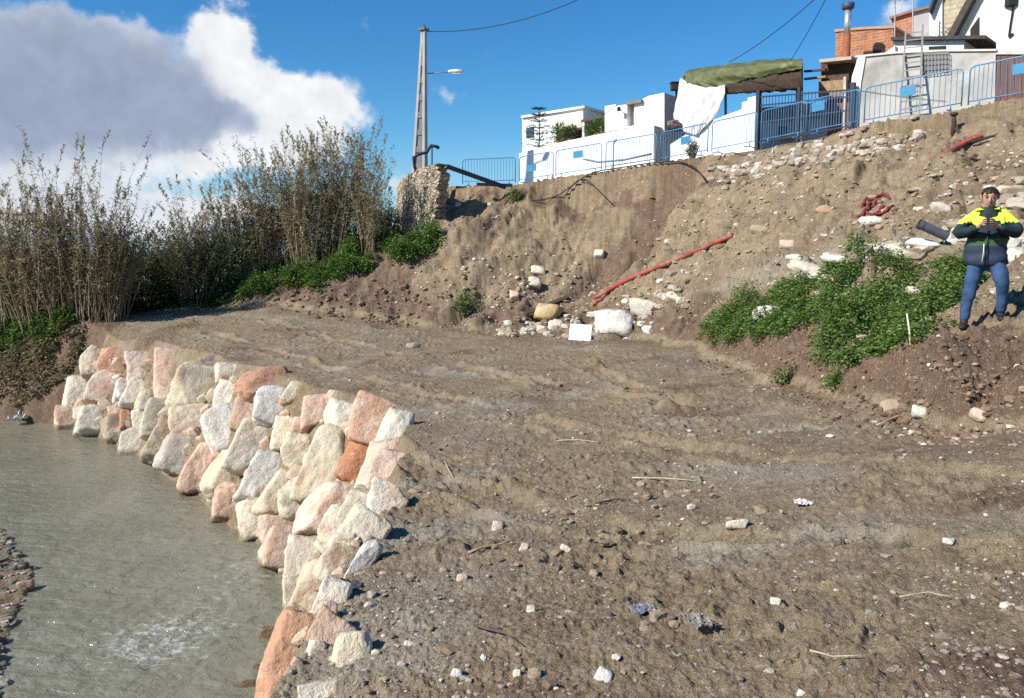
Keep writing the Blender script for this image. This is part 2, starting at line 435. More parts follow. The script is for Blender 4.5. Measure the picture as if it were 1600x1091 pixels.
# ------------------------------------------------------------------ materials
def new_mat(name, rough=0.8, spec=0.3):
    m = bpy.data.materials.new(name); m.use_nodes = True
    w = NT(m.node_tree); b = w.n['Principled BSDF']
    b.inputs['Roughness'].default_value = rough; b.inputs['Specular IOR Level'].default_value = spec
    return m, w, b
def mat(name, c, rough=0.8, var=0.15, scale=6.0, bump=0.0, bscale=60.0, metal=0.0, dirt=None, dirt_amt=0.0, spec=0.3, dscale=1.5):
    """one base colour broken up by noise, optional dirt patches and bump"""
    m, w, b = new_mat(name, rough, spec); b.inputs['Metallic'].default_value = metal
    P = w.node('ShaderNodeNewGeometry').outputs['Position']
    n = w.noise(P, scale, 6, 0.6)
    f = w.ss(n, 0.25, 0.75, 1 - var, 1 + var)
    v = w.vmath('SCALE', c); w.put(v.node.inputs['Scale'], f)
    if dirt:
        d = w.ss(w.noise(P, dscale, 7, 0.65, 0.4), 0.62 - dirt_amt, 0.80 - dirt_amt * 0.6)
        v = w.mix(d, v, (*dirt, 1))
    w.put(b.inputs['Base Color'], v)
    if bump:
        bp = w.node('ShaderNodeBump', {'Strength': bump, 'Distance': 0.02, 'Height': w.noise(P, bscale, 5, 0.6)})
        w.put(b.inputs['Normal'], bp.outputs[0])
    return m

def make_soil():
    m, w, b = new_mat('soil', 0.95, 0.15)
    P = w.node('ShaderNodeNewGeometry').outputs['Position']
    z = w.node('ShaderNodeSeparateColor', {0: w.node('ShaderNodeAttribute', attribute_name='zone').outputs['Color']}).outputs
    n1 = w.noise(P, 0.9, 8, 0.62); n2 = w.noise(P, 5.0, 9, 0.74); n3 = w.noise(P, 38.0, 5, 0.7); n4 = w.noise(P, 130.0, 3, 0.7)
    mud = w.ramp(n2, [(0.28, (0.168, 0.120, 0.071)), (0.5, (0.272, 0.202, 0.124)), (0.72, (0.378, 0.298, 0.196))])
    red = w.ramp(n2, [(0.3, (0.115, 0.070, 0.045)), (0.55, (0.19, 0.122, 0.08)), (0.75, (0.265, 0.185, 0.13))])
    tan = w.ramp(n2, [(0.25, (0.185, 0.125, 0.070)), (0.5, (0.305, 0.222, 0.134)), (0.75, (0.43, 0.34, 0.228))])
    grey = w.ramp(n2, [(0.3, (0.22, 0.18, 0.122)), (0.5, (0.31, 0.265, 0.188)), (0.7, (0.41, 0.365, 0.272))])
    def wt(s, lo, hi, k=0.55):
        return w.ss(w.math('ADD', s, w.math('MULTIPLY', w.math('SUBTRACT', n1, 0.5), k)), lo, hi)
    tan = w.mix(w.ss(w.noise(P, 0.7, 7, 0.7, 0.5), 0.42, 0.66, 0.0, 0.75), tan, (0.17, 0.118, 0.074, 1))
    c = mud
    c = w.mix(wt(z[2], 0.3, 0.75, 0.9), c, grey)
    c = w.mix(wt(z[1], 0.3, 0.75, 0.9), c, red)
    c = w.mix(wt(z[0], 0.3, 0.7, 0.5), c, tan)
    # stones bedded in the soil, coarse on the slip, fine on the track
    def bedded(scale, keep, c, h0):
        vo = w.node('ShaderNodeTexVoronoi', {'Vector': w.vmath('ADD', P, w.vmath('MULTIPLY', w.noise(P, 12, 2, out=1), (0.06,) * 3)), 'Scale': scale})
        sp = w.node('ShaderNodeSeparateColor', {0: vo.outputs['Color']}).outputs
        rr = w.math('MULTIPLY', sp[1], 0.42)
        on = w.math('MULTIPLY', w.math('LESS_THAN', sp[0], keep), w.ss(w.math('SUBTRACT', vo.outputs['Distance'], rr), 0.06, -0.02))
        tone = w.ramp(sp[2], [(0, (0.25, 0.19, 0.135)), (0.5, (0.36, 0.30, 0.225)), (0.85, (0.42, 0.37, 0.30)), (1, (0.62, 0.58, 0.5))])
        return w.mix(on, c, tone), w.math('MULTIPLY', on, h0)
    wt0 = w.ss(z[0], 0.2, 0.6)
    c, hb1 = bedded(8.0, w.math('MULTIPLY', wt0, 0.30), c, 1.6)
    c, hb2 = bedded(19.0, 0.22, c, 0.8)
    c, hb3 = bedded(42.0, 0.26, c, 0.5)
    hb2 = w.math('ADD', hb2, hb3)
    # small pale grit and dark damp crumbs
    grit = w.math('MULTIPLY', w.ss(n3, 0.58, 0.66), 0.65)
    c = w.mix(grit, c, (0.46, 0.43, 0.37, 1))
    dk = w.math('MULTIPLY', w.ss(n3, 0.45, 0.36), 0.6)
    c = w.mix(dk, c, w.mix(1.0, c, (0.45, 0.42, 0.40, 1), 'MULTIPLY'))
    f = w.ss(n4, 0.3, 0.7, 0.66, 1.32)
    v = w.vmath('SCALE', c); w.put(v.node.inputs['Scale'], f)
    w.put(b.inputs['Base Color'], v)
    h = w.math('ADD', w.math('ADD', w.math('MULTIPLY', n3, 1.0), w.math('MULTIPLY', n4, 0.45)), w.math('ADD', hb1, hb2))
    bp = w.node('ShaderNodeBump', {'Strength': 0.9, 'Distance': 0.035, 'Height': h})
    w.put(b.inputs['Normal'], bp.outputs[0])
    return m
SOIL = make_soil()

# ------------------------------------------------------------------ ground
def make_ground():
    a_f = np.radians(np.linspace(-41, 41, 1000)); a_l = np.radians(np.linspace(-180, -41, 60))[:-1]; a_r = np.radians(np.linspace(41, 180, 60))[1:-1]
    A = np.concatenate([a_l, a_f, a_r])
    r1 = np.exp(np.linspace(math.log(1.4), math.log(48), 920)); r2 = np.exp(np.linspace(math.log(48), math.log(6000), 60))[1:]
    Rr = np.concatenate([[0.05, 0.4, 0.9], r1, r2])
    RR, AA = np.meshgrid(Rr, A, indexing='ij')
    X = RR * np.sin(AA); Y = RR * np.cos(AA)
    z, bank, dF, dC, dR, up = height(X.ravel(), Y.ravel())
    V = np.stack([X.ravel(), Y.ravel(), z], 1)
    nr, na = RR.shape
    i = np.arange(nr - 1)[:, None]; j = np.arange(na)[None]; j2 = (j + 1) % na
    Q = np.stack([np.broadcast_to(i * na + j, (nr - 1, na)), np.broadcast_to(i * na + j2, (nr - 1, na)),
                  np.broadcast_to((i + 1) * na + j2, (nr - 1, na)), np.broadcast_to((i + 1) * na + j, (nr - 1, na))], -1).reshape(-1, 4)
    Q = Q[:, ::-1]
    V = np.vstack([V, [[0, 0, z[0]]]])
    o = big_mesh('ground', V[:-1], Q, SOIL)
    x, y = X.ravel(), Y.ravel()
    tan = sstep(up + 0.55 * fbm(x * 0.7, y * 0.7, 3, 73), 0.35, 1.3) * sstep(x, -5.5, -2.5)
    red = (sstep(up, 0.02, 0.25) * (1 - sstep(up, 0.9, 1.5)) * sstep(y, 30, 24) * 0.9 + sstep(up, .1, .4) * sstep(x, -2, -5) * 0.9
           + 0.55 * sstep(dF, -3.2, 0.2) * (up < 0.05) * sstep(y, 5, 8))
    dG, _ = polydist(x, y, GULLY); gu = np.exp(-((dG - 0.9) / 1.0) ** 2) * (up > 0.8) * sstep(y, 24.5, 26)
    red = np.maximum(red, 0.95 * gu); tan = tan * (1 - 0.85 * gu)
    rim = sstep(dC, 0.02, 0.12) * sstep(dC, 0.95, 0.45) * sstep(fbm(x * 1.1, y * 1.1, 2, 79), -0.5, 0.1) * (x < 7.5); red = np.maximum(red, 0.85 * rim); tan = tan * (1 - 0.8 * rim)
    grey = 0.50 * (1 - sstep(up, 0, 0.2)) * (0.7 + 0.5 * fbm(x * 0.33, y * 0.33, 2, 71))
    grey = grey + 0.26 * sstep(perlin(x * 0.6, y * 0.7, 75), 0.05, 0.6) * (up < 0.1)
    red = np.maximum(red, 0.55 * sstep(fbm(x * 0.5 + 7, y * 0.6, 2, 77), 0.0, 0.6) * (up < 0.1))
    dL2, _ = polydist(x, y, LEDGE); dM2, _ = polydist(x, y, LEDGE2)
    grey = np.where((up > 0.6), 0.85 * sstep(dL2, 1.2, -0.2) * sstep(dM2, -2.5, 0.5) * (x > 3) * (1 - sstep(dL2, -.2, -3)), grey)
    tan = np.where(up > 0.6, tan * (1 - 0.75 * grey), tan)
    grey = np.where(dR < -0.3, 0.1, grey)
    lb = (x < -13.0) * sstep(y, 22, 24) * (dR < 1.5); red = np.where(lb > 0, 1.0, red); grey = np.where(lb > 0, 0, grey)
    at_ = o.data.color_attributes.new('zone', 'FLOAT_COLOR', 'POINT')
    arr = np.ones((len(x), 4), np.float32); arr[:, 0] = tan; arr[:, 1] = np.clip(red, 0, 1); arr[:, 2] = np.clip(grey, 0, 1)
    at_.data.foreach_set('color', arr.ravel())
    return kind(o, 'structure')
make_ground()

# ------------------------------------------------------------------ river
def make_water():
    xs = np.concatenate([np.linspace(-60, -17, 40)[:-1], np.linspace(-17, -0.6, 420)]); ys = np.concatenate([np.linspace(-30, 7, 40)[:-1], np.linspace(7, 30, 560), np.linspace(30, 60, 20)[1:]])
    X, Y = np.meshgrid(xs, ys); x, y = X.ravel(), Y.ravel()
    # the current runs towards the camera; a small rapid by the gravel bar
    s = (x + 0.7 * y); calm = 0.35 + 0.65 * sstep(y, 22, 12)
    z = 0.024 * calm * perlin(x * 1.6, y * 3.2, 81) + 0.016 * calm * perlin(x * 4, y * 7.5, 82) + 0.006 * calm * perlin(x * 9, y * 14, 83)
    rap = np.exp(-(((x + 4.9) / 1.0) ** 2 + ((y - 10.6) / 0.9) ** 2)) + 0.6 * np.exp(-(((x + 4.6) / 0.7) ** 2 + ((y - 13) / 1.6) ** 2))
    z = z + rap * (0.05 * np.abs(perlin(x * 3.2, y * 5, 84)) + 0.02 * perlin(x * 11, y * 13, 85))
    V = np.stack([x, y, z], 1); ny, nx = X.shape
    i = np.arange(ny - 1)[:, None]; j = np.arange(nx - 1)[None]
    Q = np.stack([i * nx + j, i * nx + j + 1, (i + 1) * nx + j + 1, (i + 1) * nx + j], -1).reshape(-1, 4)
    m, w, b = new_mat('muddy_water', 0.08, 0.6)
    P = w.node('ShaderNodeNewGeometry').outputs['Position']
    S = w.vmath('MULTIPLY', P, (1.0, 1.7, 1.0))
    n = w.noise(P, 0.5, 5, 0.55)
    c = w.ramp(n, [(0.3, (0.175, 0.166, 0.112)), (0.7, (0.225, 0.214, 0.152))])
    at_ = w.node('ShaderNodeAttribute', attribute_name='rapid').outputs['Fac']
    fo = w.noise(S, 7.0, 8, 0.7, 0.6)
    foam = w.ss(w.math('ADD', fo, w.math('MULTIPLY', at_, 0.22)), 0.66, 0.88)
    c = w.mix(w.math('MULTIPLY', foam, w.ss(at_, 0.02, 0.6, 0.0, 0.6)), c, (0.62, 0.64, 0.62, 1))
    w.put(b.inputs['Base Color'], c)
    hh = w.math('ADD', w.noise(S, 2.6, 4, 0.6, 0.6), w.math('MULTIPLY', w.noise(S, 9.0, 3, 0.6, 0.3), 0.28))
    bp = w.node('ShaderNodeBump', {'Strength': 0.8, 'Distance': 0.10, 'Height': hh})
    w.put(b.inputs['Normal'], bp.outputs[0])
    o = big_mesh('river_water', V, Q, m)
    at2 = o.data.attributes.new('rapid', 'FLOAT', 'POINT'); at2.data.foreach_set('value', np.clip(rap * 1.3, 0, 1).astype(np.float32))
    kind(o, 'structure')
make_water()

# ------------------------------------------------------------------ boulders of the river wall
def make_rock_mat():
    m, w, b = new_mat('limestone', 0.9, 0.2)
    oi = w.node('ShaderNodeObjectInfo')
    P = w.node('ShaderNodeTexCoord').outputs['Object']
    off = w.vmath('ADD', P, w.vmath('SCALE', (13.0, 7.0, 29.0)))
    sc_ = off.node.inputs[1].links[0].from_node; w.put(sc_.inputs['Scale'], oi.outputs['Random'])
    n1 = w.noise(off, 1.7, 7, 0.6, 0.3); n2 = w.noise(off, 5.5, 7, 0.68); n3 = w.noise(off, 34, 5, 0.7)
    c = oi.outputs['Color']
    # the quarried limestone carries ochre and rose veins, and pale fresh faces
    c = w.mix(w.math('MULTIPLY', w.ss(n1, 0.52, 0.66), 0.60), c, (0.50, 0.27, 0.165, 1))
    c = w.mix(w.math('MULTIPLY', w.ss(n1, 0.46, 0.34), 0.55), c, (0.66, 0.59, 0.455, 1))
    c = w.mix(w.math('MULTIPLY', w.ss(n2, 0.57, 0.70), 0.5), c, (0.40, 0.33, 0.235, 1))
    c = w.mix(w.math('MULTIPLY', w.ss(n2, 0.42, 0.30), 0.5), c, (0.72, 0.66, 0.55, 1))
    geo = w.node('ShaderNodeNewGeometry'); WP = geo.outputs['Position']
    up_ = w.node('ShaderNodeSeparateXYZ', {0: geo.outputs['Normal']}).outputs[2]
    mud = w.ss(w.math('ADD', up_, w.math('MULTIPLY', w.math('SUBTRACT', w.noise(WP, 3.0, 6, 0.7), 0.5), 2.2)), 0.75, 1.25)
    c = w.mix(w.math('MULTIPLY', mud, 0.7), c, (0.23, 0.175, 0.12, 1))
    # darker where the river keeps it wet
    wz = w.math('ADD', w.node('ShaderNodeSeparateXYZ', {0: WP}).outputs[2], w.math('MULTIPLY', w.math('SUBTRACT', w.noise(WP, 2.0, 4), 0.5), 0.25))
    wet = w.ss(wz, 0.20, 0.08)
    c = w.mix(wet, c, w.mix(1.0, c, (0.42, 0.38, 0.31, 1), 'MULTIPLY'))
    v = w.vmath('SCALE', c); w.put(v.node.inputs['Scale'], w.ss(n3, 0.25, 0.75, 0.86, 1.1))
    w.put(b.inputs['Base Color'], v)
    h = w.math('ADD', w.math('MULTIPLY', n2, 1.8), w.math('MULTIPLY', n3, 0.28))
    bp = w.node('ShaderNodeBump', {'Strength': 0.65, 'Distance': 0.06, 'Height': h})
    w.put(b.inputs['Normal'], bp.outputs[0])
    return m
ROCK = make_rock_mat()
_ico = {}
def ico(sub):
    if sub not in _ico:
        bm = bmesh.new(); bmesh.ops.create_icosphere(bm, subdivisions=sub, radius=1.0)
        v = np.array([q.co[:] for q in bm.verts]); v /= np.linalg.norm(v, axis=1)[:, None]
        f = np.array([[q.index for q in p.verts] for p in bm.faces]); bm.free(); _ico[sub] = (v, f)
    return _ico[sub]
def rock_shape(seed, sub=4, planes=13, sharp=20.0, rough=0.075):
    """a quarried block: a sphere cut by random planes, edges worn, surface pitted; about unit half-extents"""
    r = np.random.default_rng(seed); v, f = ico(sub)
    n = r.normal(size=(planes, 3)); n /= np.linalg.norm(n, axis=1)[:, None]
    base = np.array([[1, 0, 0], [-1, 0, 0], [0, 1, 0], [0, -1, 0], [0, 0, 1], [0, 0, -1]], float) + r.normal(size=(6, 3)) * 0.15
    base /= np.linalg.norm(base, axis=1)[:, None]
    N = np.vstack([base, n]); d = np.concatenate([r.uniform(0.70, 0.86, 6), r.uniform(0.86, 1.14, planes)])
    q = np.clip(v @ N.T, 1e-3, None) / d
    rr = (q ** sharp).sum(1) ** (-1 / sharp)
    p = v * rr[:, None]
    p = p * (1 + rough * fbm3(p * 2.1 + seed * 3.7, 4, seed)[:, None] + 0.30 * rough * fbm3(p * 10 + seed, 2, seed + 5)[:, None])
    ext = np.abs(p).max(0); return p / ext, f
TONE = {'cream': (0.60, 0.51, 0.36), 'pale': (0.66, 0.59, 0.455), 'white': (0.64, 0.61, 0.54), 'orange': (0.58, 0.32, 0.195),
        'pink': (0.61, 0.41, 0.295), 'rose': (0.64, 0.48, 0.37), 'grey': (0.46, 0.42, 0.345), 'greenish': (0.56, 0.51, 0.37),
        'tan': (0.40, 0.315, 0.215), 'red': (0.43, 0.20, 0.13), 'dark': (0.2, 0.18, 0.15), 'yellow': (0.47, 0.34, 0.15)}
_rs = [100]
def rock_at(px, py, w, h, ang, tone, name='boulder', parent=None, thick=0.62, lift=-0.06, grow=1.36, sub=5, planes=13, sharp=20.0, loc=None, rough=0.075):
    """a rock seen w x h photo pixels large at a photo point, resting on the land there"""
    q = hit(px, py) if loc is None else np.array(loc)
    dist = q[1] / ray(px, py)[1] * math.cos(0)
    mpp = dist / FPX
    a, c = w * mpp / 2 * grow, h * mpp / 2 * grow; b = thick * (a + c) / 2
    _rs[0] += 1
    p, f = rock_shape(_rs[0], sub, planes, sharp, rough)
    p = p * np.array([a, b, c])
    vd = Vector(ray(px, py)); yaw = math.atan2(vd.x, vd.y)
    R = Matrix.Rotation(-yaw, 3, 'Z') @ Matrix.Rotation(-0.55, 3, 'X') @ Matrix.Rotation(rad(ang), 3, 'Y')
    p = p @ np.array(R).T
    n = slope_normal(q[0], q[1])
    pos = Vector(q) + n * lift * min(a, c)
    o = big_mesh(name, p, f, ROCK, parent)
    o.location = pos; t = TONE[tone] if isinstance(tone, str) else tone
    k = rng.uniform(0.88, 1.12); o.color = (t[0] * k, t[1] * k, t[2] * k, 1)
    return o
ORD = ['first', 'second', 'third', 'fourth', 'fifth', 'sixth', 'seventh', 'eighth', 'ninth', 'tenth', 'eleventh', 'twelfth', 'thirteenth', 'fourteenth', 'fifteenth', 'sixteenth']
WALL = 'boulders of the river wall'
COURSES = {
 "top course": [
  (147, 562, 38, 54, 12, 'cream', 'cream tilted boulder'), (177, 559, 42, 54, 8, 'orange', 'bright orange boulder'),
  (221, 572, 52, 64, 24, 'rose', 'cream and rose leaning boulder'), (262, 569, 48, 68, 22, 'pink', 'tall pink leaning boulder'),
  (298, 576, 36, 48, 8, 'greenish', 'narrow grey-green boulder'), (327, 562, 32, 24, 0, 'dark', 'small dark flat stone'),
  (360, 575, 44, 42, 10, 'pale', 'blocky pale boulder'), (415, 596, 80, 46, -5, 'orange', 'long flat orange boulder'),
  (458, 607, 36, 40, 20, 'cream', 'small cream boulder'), (495, 634, 44, 62, 10, 'pink', 'upright pink boulder'),
  (522, 610, 18, 24, 10, 'rose', 'tiny rose stone'), (536, 656, 60, 80, 16, 'pale', 'big upright cream boulder'),
  (590, 655, 78, 82, 28, (0.59, 0.345, 0.22), 'largest rosy orange boulder')],
 "second course": [
  (126, 616, 48, 54, 14, 'pale', 'pale grey boulder'), (168, 611, 52, 52, 10, 'rose', 'rose and grey boulder'),
  (194, 613, 26, 34, 10, 'white', 'small white boulder'), (214, 619, 36, 40, 20, 'pale', 'small pale boulder'),
  (237, 625, 36, 42, 12, 'greenish', 'small greenish boulder'), (266, 612, 40, 36, 0, 'pink', 'squat pink boulder'),
  (311, 613, 66, 76, 26, 'cream', 'large cream leaning boulder'), (358, 621, 40, 52, 8, 'pale', 'rounded pale boulder'),
  (390, 646, 40, 70, 20, 'pink', 'slim pink leaning boulder'), (430, 640, 64, 54, 15, 'white', 'wide white boulder'),
  (477, 668, 36, 38, 0, 'rose', 'small rose-stained boulder'), (507, 728, 70, 100, 18, 'cream', 'tall cream boulder with a shaded side'),
  (560, 733, 54, 58, 22, (0.45, 0.20, 0.10), 'deep orange boulder')],
 "third course": [
  (189, 646, 30, 28, 0, 'rose', 'small rose boulder'), (202, 656, 24, 32, 5, 'red', 'small red stone'),
  (222, 660, 28, 36, 0, 'pale', 'small pale upright boulder'), (254, 656, 56, 62, 24, 'greenish', 'round greenish-cream boulder'),
  (300, 664, 54, 52, -8, 'cream', 'squarish cream boulder'), (350, 675, 56, 66, -8, 'white', 'white rounded boulder'),
  (397, 698, 58, 96, 38, 'pale', 'long cream boulder leaning over'), (447, 683, 40, 48, 0, 'cream', 'small cream boulder'),
  (470, 708, 48, 62, 10, 'cream', 'yellowish cream boulder'), (416, 745, 56, 78, 22, 'white', 'white-grey upright boulder'),
  (441, 771, 54, 68, 24, 'cream', 'cream leaning boulder'), (472, 786, 64, 66, 14, 'greenish', 'greenish cream boulder')],
 "waterline course": [
  (114, 660, 48, 40, 0, 'cream', 'low cream boulder'), (150, 664, 48, 52, 14, 'pale', 'pale tilted boulder'),
  (185, 673, 40, 40, 0, 'tan', 'tan boulder'), (216, 698, 46, 42, 0, 'pale', 'round pale boulder'),
  (262, 699, 54, 58, 30, 'tan', 'tan-grey leaning boulder'), (284, 714, 60, 52, 30, 'grey', 'grey leaning boulder'),
  (317, 734, 56, 80, 28, 'pink', 'pink leaning boulder'), (360, 752, 62, 74, 35, 'cream', 'cream slab-sided boulder'),
  (362, 790, 56, 64, 10, 'pink', 'orange-pink block'), (406, 813, 58, 58, 0, 'pale', 'pale blocky boulder'),
  (430, 834, 42, 42, 0, 'rose', 'small rose boulder wedged low')],
}
for place, rows in COURSES.items():
    for k, (px, py, w_, h_, a_, tone, words) in enumerate(rows):
        tc = place == 'top course'
        o = rock_at(px, py + (7 if tc else 0), w_, h_ * (0.84 if tc else 1.0), a_ * (0.6 if tc else 1.0), tone, lift=-0.22 if tc else -0.06)
        tag(o, '%s, %s from the far end, %s' % (words, ORD[k], place), 'boulder', WALL)
for (px, py, w_, h_, a_, tone, lab) in [
  (519, 797, 76, 80, 30, 'rose', 'rose-cream boulder below the tall cream boulder at the wall bend'),
  (592, 745, 60, 108, 22, 'rose', 'tall pale rose boulder right of the deep orange boulder'),
  (606, 690, 44, 74, 18, 'pale', 'pale boulder under the largest rosy orange boulder at the rim'),
  (449, 864, 70, 62, 20, 'rose', 'rose-white boulder at the water below the wall bend'),
  (480, 884, 62, 68, 18, 'pale', 'white boulder with cream patches, near end by the water'),
  (533, 838, 80, 84, 34, 'pale', 'large pale boulder with rose stains under the muddy rim'),
  (577, 803, 66, 56, 30, 'cream', 'cream boulder tucked under the muddy rim with a twig'),
  (498, 918, 58, 80, 22, 'cream', 'long cream boulder running down towards the orange one'),
  (461, 938, 44, 60, -4, 'greenish', 'greenish boulder standing in the water at the near end'),
  (496, 972, 34, 46, 14, 'rose', 'small pinkish-white boulder above the long orange boulder'),
  (446, 1042, 60, 120, 24, 'orange', 'long orange boulder at the near end of the wall'),
  (513, 997, 54, 42, 38, 'pink', 'pink stone half buried in mud at the near rim'),
  (541, 1027, 42, 50, 8, 'cream', 'square-cut cream block sunk in the near mud'),
  (488, 1016, 24, 30, 14, 'pale', 'small pale stone between orange boulder and cream block'),
  (503, 1087, 60, 34, 0, 'pale', 'pale stone cut by the bottom edge of the photo'),
  (543, 1084, 38, 30, 0, 'tan', 'tan and orange stone beside the bottom pale stone'),
  (562, 881, 24, 66, 36, 'white', 'narrow white slab lying on the muddy rim'),
  (604, 740, 44, 70, 16, 'rose', 'pale rim boulder between the tall rose boulder and the mud'),
  (596, 790, 44, 44, 20, 'pale', 'pale rim boulder under the twig'),
  (560, 832, 50, 46, 40, 'cream', 'cream rim boulder above the narrow white slab'),
  (524, 884, 44, 66, 26, 'rose', 'rose rim boulder left of the narrow white slab'),
  (512, 940, 36, 50, 20, 'pale', 'pale rim boulder beside the dark plastic sheet'),
  (482, 958, 34, 44, 10, 'pink', 'pink boulder wedged above the small pinkish-white one')]:
    o = rock_at(px + 6, py, w_, h_, a_, tone, grow=1.62); tag(o, lab, 'boulder', WALL)
for (px, py, w_, h_, tone, lab) in [(430, 994, 48, 26, 'tan', 'wet tan stone breaking the water beside the long orange boulder'),
                              (398, 1070, 38, 16, 'tan', 'flat wet stone just awash at the foot of the wall'),
                              (412, 1046, 26, 14, 'red', 'reddish stone just under the water by the orange boulder')]:
    q = atz(px, py, -0.02); o = rock_at(px, py, w_, h_, 0, tone, name='river_stone', loc=q, lift=0.0); tag(o, lab, 'stone')

def chinking():
    r = np.random.default_rng(41); V = []; F = []; b = 0
    top = np.array([(150, 560), (260, 570), (400, 600), (500, 640), (600, 660), (615, 720), (580, 810), (500, 960), (460, 1060)], float)
    bot = np.array([(100, 665), (190, 690), (290, 740), (370, 800), (410, 840), (440, 880), (450, 920), (450, 960), (430, 1060)], float)
    for i in range(260):
        t = r.random() * 8; k = min(int(t), 7); a = top[k] + (top[k + 1] - top[k]) * (t - k); c = bot[k] + (bot[k + 1] - bot[k]) * (t - k)
        px, py = a + (c - a) * r.random(); q = hit(px, py); s = r.uniform(5, 13) * q[1] / FPX
        p, f = rock_shape(6000 + i % 30, 2, 9, 20, 0.08); p = p * np.array([s * r.uniform(.8, 1.4), s, s * r.uniform(.7, 1.3)]) @ np.array(Matrix.Rotation(r.uniform(-.8, .8), 3, 'Y')).T
        V.append(p + q); F.append(f + b); b += len(p)
    kind(big_mesh('chinking_rubble', np.vstack(V), np.vstack(F), island_mat('chinking_stone', [(0, (0.30, 0.245, 0.17)), (0.4, (0.46, 0.39, 0.28)), (0.7, (0.5, 0.3, 0.2)), (1, (0.62, 0.56, 0.44))]), smooth=False), 'stuff')
# ------------------------------------------------------------------ loose stones on the ground
for (px, py, w_, h_, a_, tone, lab) in [
  (778, 826, 19, 20, 5, 'pale', 'small square pale stone in the middle foreground'),
  (820, 860, 16, 20, 20, 'rose', 'small pinkish stone right of the square pale stone'),
  (885, 862, 22, 10, 30, 'rose', 'thin pinkish stone chip on the mud'),
  (722, 907, 20, 16, 0, 'rose', 'rose stone left of the round white stone'),
  (830, 955, 17, 17, 0, 'pale', 'round white stone on the dark mud'),
  (640, 1008, 18, 10, 20, 'white', 'thin white stone above the bottom white stones'),
  (756, 1030, 16, 12, 30, 'white', 'small white stone above the bottom row'),
  (714, 1055, 20, 16, 10, 'white', 'angular white stone near the bottom edge'),
  (808, 1057, 14, 14, 0, 'pale', 'little grey-white stone between two bottom stones'),
  (944, 1062, 30, 28, 20, 'white', 'upright white stone near the bottom centre'),
  (1152, 832, 40, 18, -5, 'pale', 'wide pale stone on grey grit, right of centre'),
  (1212, 946, 18, 14, 0, 'pale', 'pale stone on grey grit below the wide pale stone'),
  (1482, 850, 20, 14, 0, 'white', 'small white stone casting a long shadow at right'),
  (1440, 648, 30, 24, 10, 'white', 'bright white rock below the leafy bank'),
  (1392, 640, 34, 24, -20, 'tan', 'tan rock left of the bright white rock'),
  (1530, 652, 28, 22, 20, 'rose', 'rose rock at the foot of the bank below the man'),
  (1200, 503, 44, 42, 0, 'white', 'white rock among the green leaves'),
  (1348, 533, 18, 14, 0, 'tan', 'small tan rock at the leaf edge'),
  (1440, 468, 50, 12, 22, 'pale', 'flat pale rock inside the leafy patch'),
  (840, 426, 24, 20, 0, 'pale', 'upper of three pale stones on the slip'),
  (833, 447, 22, 20, 0, 'pale', 'middle pale stone on the slip above the plank'),
  (803, 464, 18, 18, 0, 'rose', 'lowest rose stone left of the plank'),
  (936, 398, 18, 16, 0, 'pale', 'lone pale stone high on the brown slip'),
  (716, 323, 10, 8, 0, 'white', 'white stone in the shaded hollow beside the masonry'),
  (646, 543, 26, 9, 0, 'dark', 'dark flat stone on the far track')]:
    o = rock_at(px, py, w_, h_, a_, tone, name='stone', sub=3, planes=10, lift=0.3, grow=1.0); tag(o, lab, 'stone')
# pale ledges showing through the bank above the leaves
for (px, py, w_, h_, a_, tone, lab) in [
  (1265, 424, 66, 24, 14, 'pale', 'pale rock ledge at the left end of the outcrop'),
  (1325, 412, 84, 20, 12, 'white', 'longest white rock ledge above the leaves'),
  (1392, 397, 74, 22, 14, 'pale', 'pale ledge right of the longest white ledge'),
  (1445, 388, 56, 14, 18, 'white', 'white ledge under the grey pipe'),
  (1300, 440, 46, 16, 10, 'rose', 'low rose ledge half hidden by leaves'),
  (1585, 402, 36, 34, 0, 'white', 'white rock right of the man at knee height'),
  (1584, 368, 34, 20, 10, 'grey', 'grey rock right of the man by his elbow'),
  (1572, 300, 40, 16, 10, 'rose', 'flat rose rock above the man and right of his head'),
  (1470, 330, 44, 18, 24, 'grey', 'grey rock left of the man by his shoulder'),
  (1360, 350, 40, 18, 0, 'white', 'white rock under the crumpled red pipe'),
  (1185, 360, 34, 18, 20, 'tan', 'tan rock above the end of the long red pipe'),
  (1290, 330, 30, 14, 10, 'tan', 'tan rock left of the crumpled red pipe'),
  (1230, 385, 30, 16, 10, 'rose', 'rose rock on the bare bank above the outcrop'),
  (960, 508, 70, 44, 6, 'white', 'big grey-white block behind the white board'),
  (1008, 484, 60, 34, 24, 'grey', 'grey block behind the big grey-white block'),
  (1052, 470, 40, 14, 28, 'pale', 'flat pale slab under the long red pipe'),
  (868, 512, 30, 22, 0, 'pale', 'pale block left of the white board'),
  (790, 522, 30, 22, 0, 'tan', 'tan rock at the foot of the slip')]:
    o = rock_at(px, py, w_, h_, a_, tone, name='rock', sub=3, planes=18, sharp=34, lift=-0.1, grow=1.0, thick=0.8, rough=0.16); tag(o, lab, 'rock')

